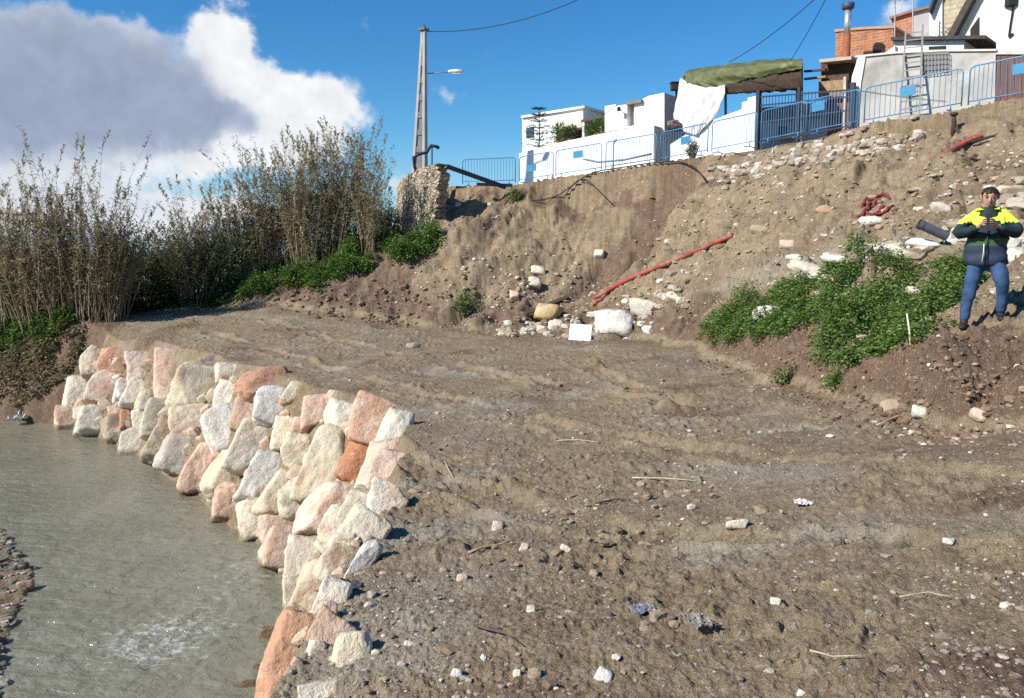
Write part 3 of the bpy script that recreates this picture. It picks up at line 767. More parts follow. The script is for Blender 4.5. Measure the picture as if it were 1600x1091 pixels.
def scatter(n, region, size, name, mats, tones=None, sub=1, flat=0.7, seed=1, sink=0.25):
    """many small lumps as one mesh: region(x, y, masks) -> chance of keeping each candidate"""
    r = np.random.default_rng(seed)
    a = np.radians(r.uniform(-36, 36, n)); R = np.exp(r.uniform(math.log(2.3), math.log(36), n))
    x, y = R * np.sin(a), R * np.cos(a)
    z, bank, dF, dC, dR, up = height(x, y)
    keep = r.random(n) < region(x, y, dict(bank=bank, dF=dF, dC=dC, dR=dR, up=up, R=R))
    x, y, z, R = x[keep], y[keep], z[keep], R[keep]; k = len(x)
    s = size(r, R)
    v, f = ico(sub); nv = len(v)
    shapes = []
    for q in range(10):
        p, _ = rock_shape(3000 + seed * 20 + q, sub, 9, 30.0, 0.12); shapes.append(p)
    S = np.stack(shapes)[r.integers(0, 10, k)]
    S = S * (s[:, None, None] * np.stack([r.uniform(.75, 1.3, k), r.uniform(.7, 1.2, k), r.uniform(.45, 1, k) * flat], 1)[:, None, :])
    th = r.uniform(0, 6.28, k); c, sn = np.cos(th), np.sin(th)
    X = S[:, :, 0] * c[:, None] - S[:, :, 1] * sn[:, None]; Y = S[:, :, 0] * sn[:, None] + S[:, :, 1] * c[:, None]
    V = np.stack([X + x[:, None], Y + y[:, None], S[:, :, 2] + (z + s * flat * (1 - 2 * sink) * 0.5)[:, None]], -1).reshape(-1, 3)
    F = (f[None] + (np.arange(k) * nv)[:, None, None]).reshape(-1, 3)
    o = big_mesh(name, V, F, mats, smooth=False)
    return kind(o, 'stuff')
def island_mat(name, stops, rough=0.9, bump=0.0, trans=0.0, spec=0.2):
    m, w, b = new_mat(name, rough, spec)
    g = w.node('ShaderNodeNewGeometry')
    c = w.ramp(g.outputs['Random Per Island'], stops)
    n = w.noise(g.outputs['Position'], 40, 4, 0.65)
    v = w.vmath('SCALE', c); w.put(v.node.inputs['Scale'], w.ss(n, 0.25, 0.75, 0.8, 1.2))
    w.put(b.inputs['Base Color'], v)
    if trans:
        t = w.node('ShaderNodeBsdfTranslucent'); w.put(t.inputs[0], v)
        mx = w.node('ShaderNodeMixShader', {0: trans}); w.l.new(b.outputs[0], mx.inputs[1]); w.l.new(t.outputs[0], mx.inputs[2])
        w.l.new(mx.outputs[0], w.n['Material Output'].inputs[0])
    return m
chinking()
GRAVEL = island_mat('gravel_stone', [(0, (0.21, 0.165, 0.115)), (0.35, (0.30, 0.255, 0.19)), (0.65, (0.38, 0.335, 0.265)), (0.8, (0.38, 0.265, 0.19)), (1, (0.60, 0.56, 0.48))])
CLOD = island_mat('clod', [(0, (0.155, 0.114, 0.07)), (0.5, (0.24, 0.182, 0.116)), (1, (0.31, 0.245, 0.165))])
CLODR = island_mat('red_clod', [(0, (0.135, 0.085, 0.055)), (0.6, (0.20, 0.13, 0.086)), (1, (0.27, 0.19, 0.132))])
RUBBLE = island_mat('rubble_stone', [(0, (0.21, 0.15, 0.098)), (0.45, (0.31, 0.235, 0.162)), (0.8, (0.41, 0.335, 0.25)), (0.92, (0.52, 0.46, 0.37)), (1, (0.64, 0.60, 0.52))])
patchy = lambda x, y: sstep(fbm(x * 0.6, y * 0.6, 3, 91), -0.25, 0.6)
scatter(26000, lambda x, y, m: np.where((m['up'] < 0.15) & (m['dR'] > 0.05), 0.05 + 0.75 * patchy(x, y) ** 1.5, 0), lambda r, R: np.clip(r.lognormal(math.log(0.0036), 0.6, len(R)), .002, .022) * np.clip(R, 2, 12) ** 0.45,
        'gravel', GRAVEL, seed=2)
scatter(9000, lambda x, y, m: np.where((m['up'] < 0.3) & (m['dR'] > 0.0), 0.03 + 0.4 * sstep(fbm(x * 0.45, y * 0.45, 3, 95), 0.0, 0.8), 0), lambda r, R: np.clip(r.lognormal(math.log(0.015), 0.5, len(R)), .006, .06) * np.clip(R, 2, 12) ** 0.25,
        'dirt_clods', CLOD, sub=2, seed=3, flat=0.8)
scatter(150000, lambda x, y, m: np.where((m['up'] > 0.5) & (np.hypot(x - 5.85, y - 9.7) > 0.9) & (m['dC'] > 0.1) & (x > -4.2), 0.05 + 0.55 * sstep(fbm(x * 0.5, y * 0.5, 3, 97), -0.05, 0.7) + 0.4 * np.exp(-((m['up'] - 0.9) / 0.5) ** 2) * (y > 20), 0),
        lambda r, R: np.clip(r.lognormal(math.log(0.019), 0.65, len(R)), .008, .11) * np.clip(R / 14, .6, 1.6) ** .6, 'rubble', RUBBLE, seed=4)
scatter(60000, lambda x, y, m: np.where((m['dR'] < -2) & (x < -4), 1.0, 0), lambda r, R: np.clip(r.lognormal(math.log(0.035), 0.45, len(R)), .012, .11), 'shingle',
        island_mat('shingle_stone', [(0, (0.10, 0.085, 0.07)), (0.5, (0.2, 0.175, 0.145)), (0.85, (0.33, 0.28, 0.23)), (1, (0.5, 0.46, 0.4))]), seed=5, sub=2)
o = rock_at(40, 916, 28, 19, 0, 'rose', name='stone', loc=atz(38, 918, 0.05), lift=0.3, sub=3, grow=1.0); tag(o, 'pale stone at the tip of the gravel bar', 'stone')

def band_rubble(pix, n, spread, size, seed, mats, name='rubble'):
    r = np.random.default_rng(seed); P = np.array([hit(*p)[:2] for p in pix]); V = []; F = []; b = 0
    for i in range(n):
        t = r.random() * (len(P) - 1); k = min(int(t), len(P) - 2); q = P[k] + (P[k + 1] - P[k]) * (t - k) + r.normal(0, spread, 2)
        s = size * min(r.lognormal(0, 0.5), 1.9); p, f = rock_shape(7000 + seed * 50 + i % 40, 2, 9, 26, 0.12)
        th = r.uniform(0, 6.28); p = p * np.array([s * r.uniform(.9, 1.8), s, s * r.uniform(.5, .9)]); c, d = math.cos(th), math.sin(th)
        p = np.stack([p[:, 0] * c - p[:, 1] * d, p[:, 0] * d + p[:, 1] * c, p[:, 2]], 1) + np.array([q[0], q[1], ground(*q) + s * 0.15])
        V.append(p); F.append(f + b); b += len(p)
    return kind(big_mesh(name, np.vstack(V), np.vstack(F), mats, smooth=False), 'stuff')
PALE = island_mat('pale_rubble', [(0, (0.26, 0.20, 0.14)), (0.5, (0.38, 0.32, 0.24)), (1, (0.56, 0.52, 0.45))])
band_rubble([(1230, 432), (1330, 412), (1420, 394), (1500, 378), (1595, 372)], 150, 0.22, 0.10, 1, PALE)
band_rubble([(800, 518), (850, 505), (900, 508), (950, 500), (1010, 480), (1060, 460)], 220, 0.45, 0.075, 2, PALE)
band_rubble([(1330, 360), (1420, 330), (1500, 290), (1600, 270)], 200, 0.75, 0.045, 3, RUBBLE)
band_rubble([(1600, 300), (1560, 330), (1590, 380)], 80, 0.5, 0.09, 4, PALE)
band_rubble([(790, 450), (830, 440), (880, 450), (920, 470)], 160, 0.8, 0.04, 5, RUBBLE)
band_rubble([(1100, 340), (1150, 310), (1240, 300), (1320, 300)], 200, 0.8, 0.04, 6, RUBBLE)
band_rubble([(690, 400), (720, 440), (760, 500)], 160, 0.7, 0.035, 7, RUBBLE)
band_rubble([(1350, 640), (1440, 650), (1530, 660), (1600, 670)], 70, 0.35, 0.02, 8, RUBBLE)
band_rubble([(1130, 560), (1240, 580), (1330, 605), (1420, 600), (1500, 590), (1595, 570)], 420, 0.35, 0.022, 9, CLODR, 'earth_clods')
band_rubble([(1110, 560), (1250, 610), (1350, 640), (1480, 650), (1600, 640)], 420, 0.25, 0.022, 10, CLODR, 'earth_clods')
band_rubble([(440, 470), (520, 475), (600, 480), (660, 490)], 260, 0.5, 0.045, 11, CLODR, 'earth_clods')
# ------------------------------------------------------------------ plants
LEAF_NETTLE = island_mat('nettle_leaf', [(0, (0.045, 0.085, 0.020)), (0.35, (0.085, 0.165, 0.03)), (0.7, (0.135, 0.23, 0.045)), (1, (0.27, 0.32, 0.10))], 0.55, trans=0.25)
LEAF_DARK = island_mat('shrub_leaf', [(0, (0.05, 0.066, 0.034)), (0.5, (0.098, 0.12, 0.062)), (1, (0.18, 0.195, 0.11))], 0.6, trans=0.2)
LEAF_CANE = island_mat('dry_cane_leaf', [(0, (0.16, 0.125, 0.074)), (0.4, (0.32, 0.25, 0.147)), (0.7, (0.26, 0.245, 0.118)), (1, (0.50, 0.41, 0.26))], 0.8, trans=0.25)
STEM_CANE = island_mat('cane_stem', [(0, (0.14, 0.108, 0.064)), (0.5, (0.27, 0.21, 0.122)), (1, (0.42, 0.335, 0.205))], 0.7)
BARK = mat('bark', (0.11, 0.085, 0.062), 0.9, 0.3, 8, 0.5, 40)
def leaves_mesh(P, Dv, size, width=0.5, fold=0.2, r=None, droop=0.0):
    """one folded kite per leaf: P base points, Dv directions, size lengths"""
    n = len(P); r = r or rng
    D = Dv / (np.linalg.norm(Dv, axis=1)[:, None] + 1e-9)
    q = r.normal(size=(n, 3)); S = np.cross(D, q); S /= (np.linalg.norm(S, axis=1)[:, None] + 1e-9)
    S[:, 2] *= 0.5; N = np.cross(S, D)
    L = size[:, None]
    a = P; tip = P + D * L; tip[:, 2] -= droop * size
    mid = P + D * L * 0.45 + N * L * fold * 0.3
    b = mid + S * L * width * 0.5; c = mid - S * L * width * 0.5
    V = np.stack([a, b, tip, c], 1).reshape(-1, 3)
    F = np.arange(n * 4).reshape(n, 4)
    return V, F
def plan_poly(pix, fine=True): return [tuple(hit(*p)[:2]) for p in pix]
def inside(x, y, poly):
    c = np.zeros(len(x), bool); n = len(poly); j = n - 1
    for i in range(n):
        xi, yi = poly[i]; xj, yj = poly[j]
        c ^= ((yi > y) != (yj > y)) & (x < (xj - xi) * (y - yi) / (yj - yi + 1e-12) + xi); j = i
    return c
def ground_cover(name, poly, plants, rad_, hgt, leaf, seed, material, per=70, clump=0.9):
    r = np.random.default_rng(seed); P = np.array(poly)
    x = r.uniform(P[:, 0].min(), P[:, 0].max(), plants * 14); y = r.uniform(P[:, 1].min(), P[:, 1].max(), plants * 14)
    k = inside(x, y, poly) & (r.random(len(x)) < 0.04 + 0.96 * sstep(fbm(x * clump, y * clump, 2, seed), -0.35, 0.3))
    x, y = x[k][:plants], y[k][:plants]; n = len(x)
    z = height(x, y)[0]; pr = rad_ * r.uniform(0.5, 1.35, n); ph = hgt * r.uniform(0.4, 1.2, n) * np.clip(1 + 1.3 * perlin(x * 1.1, y * 1.1, seed + 4), 0.35, 2.0)
    th = r.uniform(0, 6.283, (n, per)); u = r.random((n, per)) ** 0.5; hh = r.random((n, per)) ** 0.7
    rr = pr[:, None] * u * (1 - 0.55 * hh ** 2)
    Q = np.stack([x[:, None] + rr * np.cos(th), y[:, None] + rr * np.sin(th), z[:, None] + ph[:, None] * hh * (1 - 0.4 * u ** 2) - 0.03], -1).reshape(-1, 3)
    D = np.stack([np.cos(th) * (0.4 + u), np.sin(th) * (0.4 + u), r.uniform(-0.35, 0.7, (n, per))], -1).reshape(-1, 3)
    s = leaf * r.uniform(0.6, 1.4, len(Q))
    V, F = leaves_mesh(Q, D, s, 0.62, 0.3, r, 0.25)
    return kind(big_mesh(name, V, F, material, smooth=False), 'stuff')
ground_cover('nettles', plan_poly([(1095, 520), (1110, 492), (1180, 470), (1240, 452), (1270, 432), (1350, 418), (1430, 412), (1500, 415), (1530, 440), (1500, 512), (1420, 535), (1350, 556), (1325, 600), (1290, 608), (1262, 585), (1240, 545), (1180, 520), (1120, 545)]),
             600, 0.24, 0.38, 0.056, 21, LEAF_NETTLE, 150, 1.3)
ground_cover('nettles', plan_poly([(300, 476), (370, 440), (430, 422), (480, 408), (560, 378), (640, 376), (698, 392), (676, 410), (612, 418), (560, 428), (520, 448), (505, 462), (480, 445), (400, 462), (330, 478)]),
             1000, 0.36, 0.50, 0.095, 22, LEAF_NETTLE, 110)
ground_cover('nettles', plan_poly([(-60, 520), (-60, 470), (60, 462), (120, 480), (105, 505), (60, 520), (20, 535)]), 300, 0.4, 0.55, 0.13, 23, LEAF_NETTLE, 70)
ground_cover('undergrowth', plan_poly([(150, 496), (170, 470), (260, 455), (330, 440), (360, 452), (320, 478), (240, 486)]), 420, 0.4, 0.7, 0.14, 24, island_mat('undergrowth_leaf', [(0, (0.02, 0.038, 0.014)), (0.6, (0.04, 0.075, 0.025)), (1, (0.06, 0.12, 0.035))], 0.6, trans=0.2), 70)

def cane_clump(px, py, wid, hgt, n, seed, label, lean=0.0, leafy=1.0, deep=1.0, Y=None):
    r = np.random.default_rng(seed)
    q = hit(px, py) if Y is None else None
    if q is None:
        p = at(px, py, Y); q = np.array([p[0], p[1], ground(p[0], p[1])])
    root = empty('cane_clump', q); tag(root, label, 'cane', 'canes along the river bank')
    V = []; F = []; LP = []; LD = []; LS = []; b = 0
    n = int(n * 1.5)
    for i in range(n):
        a = r.uniform(0, 6.28); u = r.random() ** 0.6
        x0, y0 = wid * 0.5 * u * math.cos(a), deep * 0.5 * u * math.sin(a)
        z0 = ground(q[0] + x0, q[1] + y0) - q[2] - 0.1 if i % 4 == 0 or i == 0 else z0
        H = hgt * (r.uniform(0.42, 0.76) if r.random() > (0.18 if px < 360 else 0.5) else r.uniform(0.72, 1.06)) * (1 - 0.12 * u)
        lx = lean + r.normal(0, 0.13) + 0.12 * u * math.cos(a); ly = r.normal(0, 0.08)
        bx = r.normal(0, 0.16) + 0.08 * lean; m = 7; rad0 = r.uniform(0.009, 0.016)
        pts = []
        for k in range(m):
            t = k / (m - 1); pts.append((x0 + H * (lx * t + bx * t ** 2.6), y0 + H * ly * t, z0 + H * t * (1 - 0.06 * (lx + bx) ** 2)))
        P = np.array(pts); rr = rad0 * (1 - 0.75 * np.linspace(0, 1, m))
        for k in range(m):
            for j in range(3):
                an = 2.094 * j + i; V.append((P[k, 0] + rr[k] * math.cos(an), P[k, 1] + rr[k] * math.sin(an), P[k, 2]))
        for k in range(m - 1):
            for j in range(3):
                F.append((b + k * 3 + j, b + k * 3 + (j + 1) % 3, b + (k + 1) * 3 + (j + 1) % 3, b + (k + 1) * 3 + j))
        b += m * 3
        nl = int(leafy * r.integers(44, 76)); t = r.uniform(0.18, 1.0, nl) ** 0.65
        idx = np.clip((t * (m - 1)).astype(int), 0, m - 2); fr = (t * (m - 1) - idx)[:, None]
        pp = P[idx] * (1 - fr) + P[idx + 1] * fr
        an = r.uniform(0, 6.28, nl); up_ = r.uniform(-0.5, 1.2, nl) + 0.6 * t
        LP.append(pp); LD.append(np.stack([np.cos(an), np.sin(an), up_], 1)); LS.append(r.uniform(0.14, 0.40, nl) * (1.1 - 0.45 * t))
        if r.random() < 0.55:     # feathery dead flower head
            nl = 26; t = r.random(nl); pp = P[-2] * (1 - t[:, None]) * 0.5 + P[-1] * (0.5 + 0.5 * t[:, None]) if False else P[-1] + (P[-1] - P[-2]) * (t[:, None] * 0.55 - 0.35)
            an = r.uniform(0, 6.28, nl); LP.append(pp); LD.append(np.stack([np.cos(an) * .5, np.sin(an) * .5, np.full(nl, 1.0)], 1)); LS.append(r.uniform(0.12, 0.24, nl))
    big_mesh('stems', np.array(V), np.array(F), STEM_CANE, root)
    Vl, Fl = leaves_mesh(np.vstack(LP), np.vstack(LD), np.concatenate(LS), 0.17, 0.2, r, 0.35)
    big_mesh('leaves', Vl, Fl, LEAF_CANE, root, smooth=False)
    return root
for a in [
  (-70, 505, 2.6, 5.2, 70, 31, 'dry cane clump cut by the left edge of the photo', 0.05),
  (15, 500, 2.4, 5.2, 90, 32, 'leftmost whole cane clump, tall and leaning', -0.06),
  (75, 498, 2.2, 6.0, 90, 33, 'tall cane clump with feathery heads second from the left edge', -0.10),
  (140, 500, 2.0, 6.2, 100, 34, 'tall tan cane clump above the far end of the river wall', -0.03),
  (172, 498, 1.4, 4.8, 50, 35, 'thin cane clump just left of the dark bushes', 0.05),
  (298, 470, 1.3, 4.6, 46, 36, 'cane clump rising between the two dark bushes', -0.03),
  (340, 462, 1.6, 4.6, 60, 37, 'brown cane clump right of the dark bushes', -0.03),
  (400, 436, 1.8, 4.4, 80, 38, 'cane clump at the left end of the dense right thicket', -0.04),
  (445, 424, 1.9, 5.2, 100, 39, 'dense cane clump in the middle of the right thicket', -0.02),
  (495, 412, 1.9, 5.2, 110, 40, 'tallest dense cane clump of the right thicket', 0.0),
  (545, 396, 1.7, 4.9, 100, 41, 'dense sunlit cane clump near the right end of the thicket', 0.02),
  (578, 388, 0.9, 4.2, 26, 42, 'sparse cane clump at the right end against the sky', 0.06)]:
    cane_clump(*a)
def bush(px, py, wid, hgt, seed, label, material=LEAF_DARK, n=5200, leaf=0.11, name='bush', cat='bush', Y=None, group=None):
    r = np.random.default_rng(seed)
    q = hit(px, py) if Y is None else None
    if q is None:
        p = at(px, py, Y); q = np.array([p[0], p[1], ground(p[0], p[1])])
    root = empty(name, q); tag(root, label, cat, group)
    mb = MB(); P = []; D = []
    nb = 16
    for i in range(nb):
        a = r.uniform(0, 6.28); el = r.uniform(0.25, 1.45); L = hgt * r.uniform(0.55, 1.0)
        tip = np.array([wid * 0.5 * math.cos(a) * math.cos(el) * 1.2, wid * 0.5 * math.sin(a) * math.cos(el) * 1.2, L * (0.45 + 0.55 * math.sin(el))])
        mid = tip * 0.5 + np.array([0, 0, 0.12 * hgt]) + r.normal(0, 0.06, 3)
        mb.tube([(0.05 * math.cos(a), 0.05 * math.sin(a), -0.1), mid, tip], [0.035, 0.022, 0.008], 5)
        m = n // nb; t = r.uniform(0.25, 1.05, m)[:, None]
        c = np.where(t < 0.5, mid * t * 2, mid + (tip - mid) * (t * 2 - 1))
        sp = r.normal(size=(m, 3)); sp /= np.linalg.norm(sp, axis=1)[:, None]
        P.append(c + sp * (r.random((m, 1)) ** 0.6) * wid * 0.20 * np.array([1, 1, 1.25])); D.append(sp + np.array([0, 0, 0.3]))
    P = np.vstack(P); P[:, 2] = np.maximum(P[:, 2], 0.02)
    mb.build('branches', BARK, root)
    V, F = leaves_mesh(P, np.vstack(D), leaf * r.uniform(0.6, 1.4, len(P)), 0.45, 0.2, r, 0.1)
    big_mesh('foliage', V, F, material, root, smooth=False); return root
bush(235, 484, 3.2, 3.4, 51, 'dark grey-green bush right of the tall left canes', n=8000)
bush(318, 476, 3.0, 3.8, 52, 'taller dark bush left of the dense right thicket', n=8000)
bush(200, 480, 2.4, 3.0, 57, 'dark low bush behind the far end of the river wall', n=6000)
bush(380, 425, 2.6, 1.6, 53, 'bright green bush seen through a gap in the canes', LEAF_NETTLE, 3500, 0.15)
bush(604, 372, 1.5, 1.4, 54, 'small dark shrub left of the rubble masonry', n=2600, leaf=0.1, Y=33.5)
bush(806, 300, 0.8, 0.55, 55, 'small green weed bush at the left end of the white wall', LEAF_NETTLE, 900, 0.08, Y=32.0)
bush(1082, 252, 0.5, 0.7, 56, 'dark weed bush behind the blue plate of a barrier', n=900, leaf=0.06, Y=28.6)
bush(728, 492, 0.9, 0.75, 58, 'green weed growing at the foot of the slip', LEAF_NETTLE, 800, 0.09)
bush(1232, 600, 0.5, 0.3, 59, 'green weed hanging at the foot of the leafy bank', LEAF_NETTLE, 500, 0.06)

# ------------------------------------------------------------------ sticks and litter
REED = mat('dry_reed', (0.46, 0.38, 0.25), 0.7, 0.2, 20)
TWIG = mat('twig_bark', (0.10, 0.075, 0.055), 0.85, 0.25, 20)
def stick(pix, r, m, name, label, cat='stick', lift=0.02):
    pts = [hit(*p) + np.array([0, 0, lift]) for p in pix]
    mb = MB(); P = []
    for a, b in zip(pts[:-1], pts[1:]):
        for t in (0, 0.5): P.append(a + (b - a) * t + rng.normal(0, r * 0.5, 3) * (t > 0))
    P.append(pts[-1])
    mb.tube(P, [r * (1 - 0.45 * i / (len(P) - 1)) for i in range(len(P))], 7)
    return tag(mb.build(name, m, smooth=True, loc=tuple(P[0])), label, cat)
stick([(988, 750), (1035, 752), (1088, 756)], 0.008, REED, 'dry_reed', 'long straight pale reed lying across the track')
stick([(732, 868), (768, 858), (797, 850)], 0.010, mat('peeled_wood', (0.34, 0.24, 0.15), 0.8, 0.2, 20), 'broken_stick', 'short brown stick below the square pale stone')
stick([(695, 724), (703, 742), (708, 752)], 0.007, REED, 'dry_reed', 'short pale reed standing out of the rim mud')
stick([(930, 790), (965, 784), (985, 786)], 0.010, TWIG, 'twig', 'dark twig on the mud right of the grit')
stick([(586, 766), (606, 780), (622, 790)], 0.012, TWIG, 'twig', 'dark twig poking over the pale rose boulder')
stick([(1370, 668), (1400, 655), (1428, 640)], 0.010, REED, 'dry_reed', 'thin reed leaning on the tan rock')
stick([(740, 985), (790, 1000), (818, 1016)], 0.006, TWIG, 'twig', 'bent twig between the white foreground stones')
stick([(1265, 1030), (1300, 1034), (1345, 1032)], 0.004, REED, 'dry_reed', 'short reed near the bottom right gravel')
stick([(1405, 940), (1450, 935), (1485, 940)], 0.004, REED, 'dry_reed', 'thin reed on the grey grit at right')
stick([(870, 692), (905, 690), (935, 694)], 0.007, REED, 'dry_reed', 'pale reed near the middle of the track')
stick([(1180, 480), (1260, 460)], 0.01, REED, 'dry_reed', 'dry stem lying at the top of the leafy patch')
b0 = hit(1424, 540); pl = MB(); top = at(1417, 490, b0[1] + 0.1)
pl.tube([b0 - np.array([0, 0, .1]), (b0 + top) / 2, top], [0.014, 0.013, 0.010], 7)
tag(pl.build('stake', mat('bleached_cane', (0.62, 0.55, 0.36), 0.7, 0.15, 20), smooth=True, loc=tuple(b0)), 'pale upright stake at the edge of the leaves', 'stake')

def crumple(px, py, w_, h_, name, label, c, cat, seed, rough=0.35, spec=0.5):
    q = hit(px, py); mpp = q[1] / FPX
    r = np.random.default_rng(seed); N = 26
    u, v = np.meshgrid(np.linspace(-1, 1, N), np.linspace(-1, 1, N)); u, v = u.ravel(), v.ravel()
    z = 0.45 * np.abs(perlin(u * 1.6 + seed, v * 1.6, seed)) + 0.25 * np.abs(perlin(u * 4, v * 4 + seed, seed + 1))
    k = w_ * mpp / 2
    V = np.stack([u * k * (1 + .25 * perlin(v * 2, u * 2, seed + 3)), v * k * h_ / w_ * 1.6 * (1 + .25 * perlin(u * 2.2, v, seed + 5)), z * k * 0.9], 1)
    i = np.arange(N - 1)[:, None]; j = np.arange(N - 1)[None]
    Q = np.stack([i * N + j, i * N + j + 1, (i + 1) * N + j + 1, (i + 1) * N + j], -1).reshape(-1, 4)
    o = big_mesh(name, V, Q, mat(name + '_sheet', c, rough, 0.12, 15, spec=spec)); o.location = q + np.array([0, 0, 0.015]); o.rotation_euler = (0, 0, r.uniform(0, 3))
    md = o.modifiers.new('thickness', 'SOLIDIFY'); md.thickness = 0.003
    return tag(o, label, cat)
crumple(1003, 960, 40, 22, 'plastic_bag', 'crumpled blue-grey plastic scrap on the foreground mud', (0.19, 0.195, 0.215), 'plastic scrap', 3)
crumple(1255, 790, 28, 14, 'plastic_bag', 'crumpled whitish plastic scrap on the track at right', (0.55, 0.53, 0.55), 'plastic scrap', 4)
crumple(530, 926, 44, 40, 'plastic_sheet', 'dark plastic sheet caught on the muddy rim', (0.06, 0.058, 0.065), 'plastic sheet', 5)
crumple(38, 657, 56, 12, 'plastic_sheet', 'white plastic sheet stranded at the far waterline', (0.5, 0.5, 0.48), 'plastic sheet', 6)
crumple(1090, 978, 56, 22, 'paper_scrap', 'torn grey-brown paper scrap beside the blue-grey plastic', (0.20, 0.175, 0.145), 'paper', 7)
ground_cover('dead_undergrowth', plan_poly([(-80, 545), (0, 515), (70, 505), (135, 505), (130, 545), (100, 590), (50, 625), (-80, 630)]), 1100, 0.24, 0.10, 0.10, 25, LEAF_CANE, 40, 0.5)

ground_cover('nettles', plan_poly([(-80, 500), (60, 492), (120, 498), (110, 522), (40, 545), (-80, 560)]), 340, 0.3, 0.3, 0.12, 26, LEAF_NETTLE, 60, 0.8)
ground_cover('weeds', plan_poly([(1120, 540), (1200, 480), (1300, 440), (1480, 420), (1500, 520), (1380, 560), (1300, 610), (1240, 560)]), 90, 0.12, 0.55, 0.05, 27, island_mat('weed_leaf', [(0, (0.10, 0.14, 0.04)), (0.6, (0.20, 0.24, 0.08)), (1, (0.34, 0.32, 0.16))], 0.7, trans=0.25), 50, 1.5)

# ------------------------------------------------------------------ things lying on the slip
RED_P = mat('red_conduit', (0.33, 0.070, 0.045), 0.65, 0.3, 5, dirt=(0.30, 0.185, 0.12), dirt_amt=0.17, dscale=3)
def curve_pts(pix, n):
    t = np.linspace(0, 1, len(pix)); s = np.linspace(0, 1, n)
    return np.stack([np.interp(s, t, [p[0] for p in pix]), np.interp(s, t, [p[1] for p in pix])], 1)
def conduit(pix, r, m, name, label, cat='pipe', lift=0.5, ribs=True, wob=0.0, hollow=True, rs=None):
    pp = curve_pts(pix, max(len(pix), 5 * (len(pix) - 1) + 1)) if ribs else pix; P = [hit(*p) + np.array([0, 0, r * lift]) for p in pp]
    # dense samples; corrugation is a ripple in radius
    pts = []; L = 0
    for a, b in zip(P[:-1], P[1:]):
        d = np.linalg.norm(b - a); k = max(2, int(d / (0.03 if ribs else 0.2)))
        for i in range(k): pts.append(a + (b - a) * i / k)
    pts.append(P[-1]); pts = np.array(pts)
    W = 45 if ribs else 9; ker = np.ones(W) / W
    if len(pts) > 60 or not ribs:
        pad = np.vstack([np.repeat(pts[:1], W // 2, 0), pts, np.repeat(pts[-1:], W // 2, 0)])
        pts = np.stack([np.convolve(pad[:, i], ker, 'valid') for i in range(3)], 1)
    g = np.array([ground(p[0], p[1]) for p in pts]) if wob else None
    rr = [r * (1 + (0.05 * (1 if i % 2 else -1) if ribs else 0)) for i in range(len(pts))]
    mb = MB(); mb.tube(pts, rr, 12, cap=True)
    return tag(mb.build(name, m, smooth=not ribs, loc=tuple(pts[0])), label, cat)
conduit([(922, 474), (945, 460), (985, 440), (1040, 416), (1100, 392), (1152, 369)], 0.068, RED_P, 'red_pipe', 'long red corrugated pipe lying down the slip', lift=0.7)
conduit([(925, 480), (942, 468), (958, 450), (975, 440)], 0.05, RED_P, 'red_pipe', 'short red pipe end beside the long red pipe')
conduit([(1464, 258), (1480, 244), (1505, 226), (1545, 211)], 0.055, RED_P, 'red_pipe', 'lower of two red pipes under the street edge')
conduit([(1470, 248), (1490, 234), (1512, 220), (1535, 211)], 0.045, RED_P, 'red_pipe', 'upper of two red pipes under the street edge')
RED_D = mat('crushed_red_conduit', (0.17, 0.028, 0.022), 0.6, 0.25, 5, dirt=(0.25, 0.16, 0.11), dirt_amt=0.12, dscale=4)
def tangle():
    c = hit(1360, 338); mb = MB(); r = np.random.default_rng(8)
    for k in range(7):
        x0 = r.uniform(-0.6, 0.2); L = r.uniform(0.35, 0.6); pts = []
        for i in range(16):
            t = i / 15; x = x0 + L * t; y = r.uniform(-.02, .02) + 0.09 * k - 0.2 + .1 * math.sin(t * 5 + k)
            pts.append((c[0] + x, c[1] + y, ground(c[0] + x, c[1] + y) + 0.0 + 0.16 * math.sin(t * 3.1) * (0.4 + 0.3 * k / 4)))
        mb.tube(pts, [0.034 * (1 + 0.12 * (i % 2)) for i in range(16)], 10)
    tag(mb.build('crushed_pipe', RED_D, loc=tuple(c)), 'crumpled dark red pipe bundle half buried in rubble', 'pipe')
tangle()
GREY_P = mat('grey_pvc', (0.085, 0.09, 0.105), 0.5, 0.15, 5)
def grey_pipe():
    a = at(1436, 352, hit(1436, 352)[1] - 0.5); b = hit(1475, 382) + np.array([0, 0, 0.05]); b = b + np.array([0, -.1, .08]); a = at(1436, 350, b[1] + 0.1)
    mb = MB(); mb.tube([a, b], 0.085, 20, cap=False); mb.tube([b, a], 0.075, 20, cap=False)
    d = (Vector(b) - Vector(a)).normalized()
    # annular end rings
    mb.tube([Vector(a) - d * 0.01, Vector(a) + d * 0.07], 0.096, 20, cap=False)
    mb.tube([Vector(a) + d * 0.07, Vector(a) - d * 0.01], 0.075, 20, cap=False)
    tag(mb.build('grey_pipe', GREY_P, smooth=True, loc=tuple(a), recalc=False), 'dark grey drain pipe sticking out of the bank left of the man', 'pipe')
grey_pipe()
BLACK = mat('black_cable', (0.02, 0.02, 0.02), 0.6, 0.1, 5)
conduit([(815, 317), (845, 318), (875, 316), (910, 309), (960, 301), (1030, 289), (1080, 284), (1108, 296)], 0.022, BLACK, 'cable', 'long black cable sagging along the top of the slip', 'cable', lift=2.5, ribs=False)
conduit([(878, 318), (905, 323), (962, 328)], 0.02, BLACK, 'cable', 'short black cable branching below the long one', 'cable', lift=2.5, ribs=False)
conduit([(1500, 232), (1545, 216), (1597, 206)], 0.03, BLACK, 'cable', 'black cable beside the two upper red pipes', 'cable', lift=1.3, ribs=False)
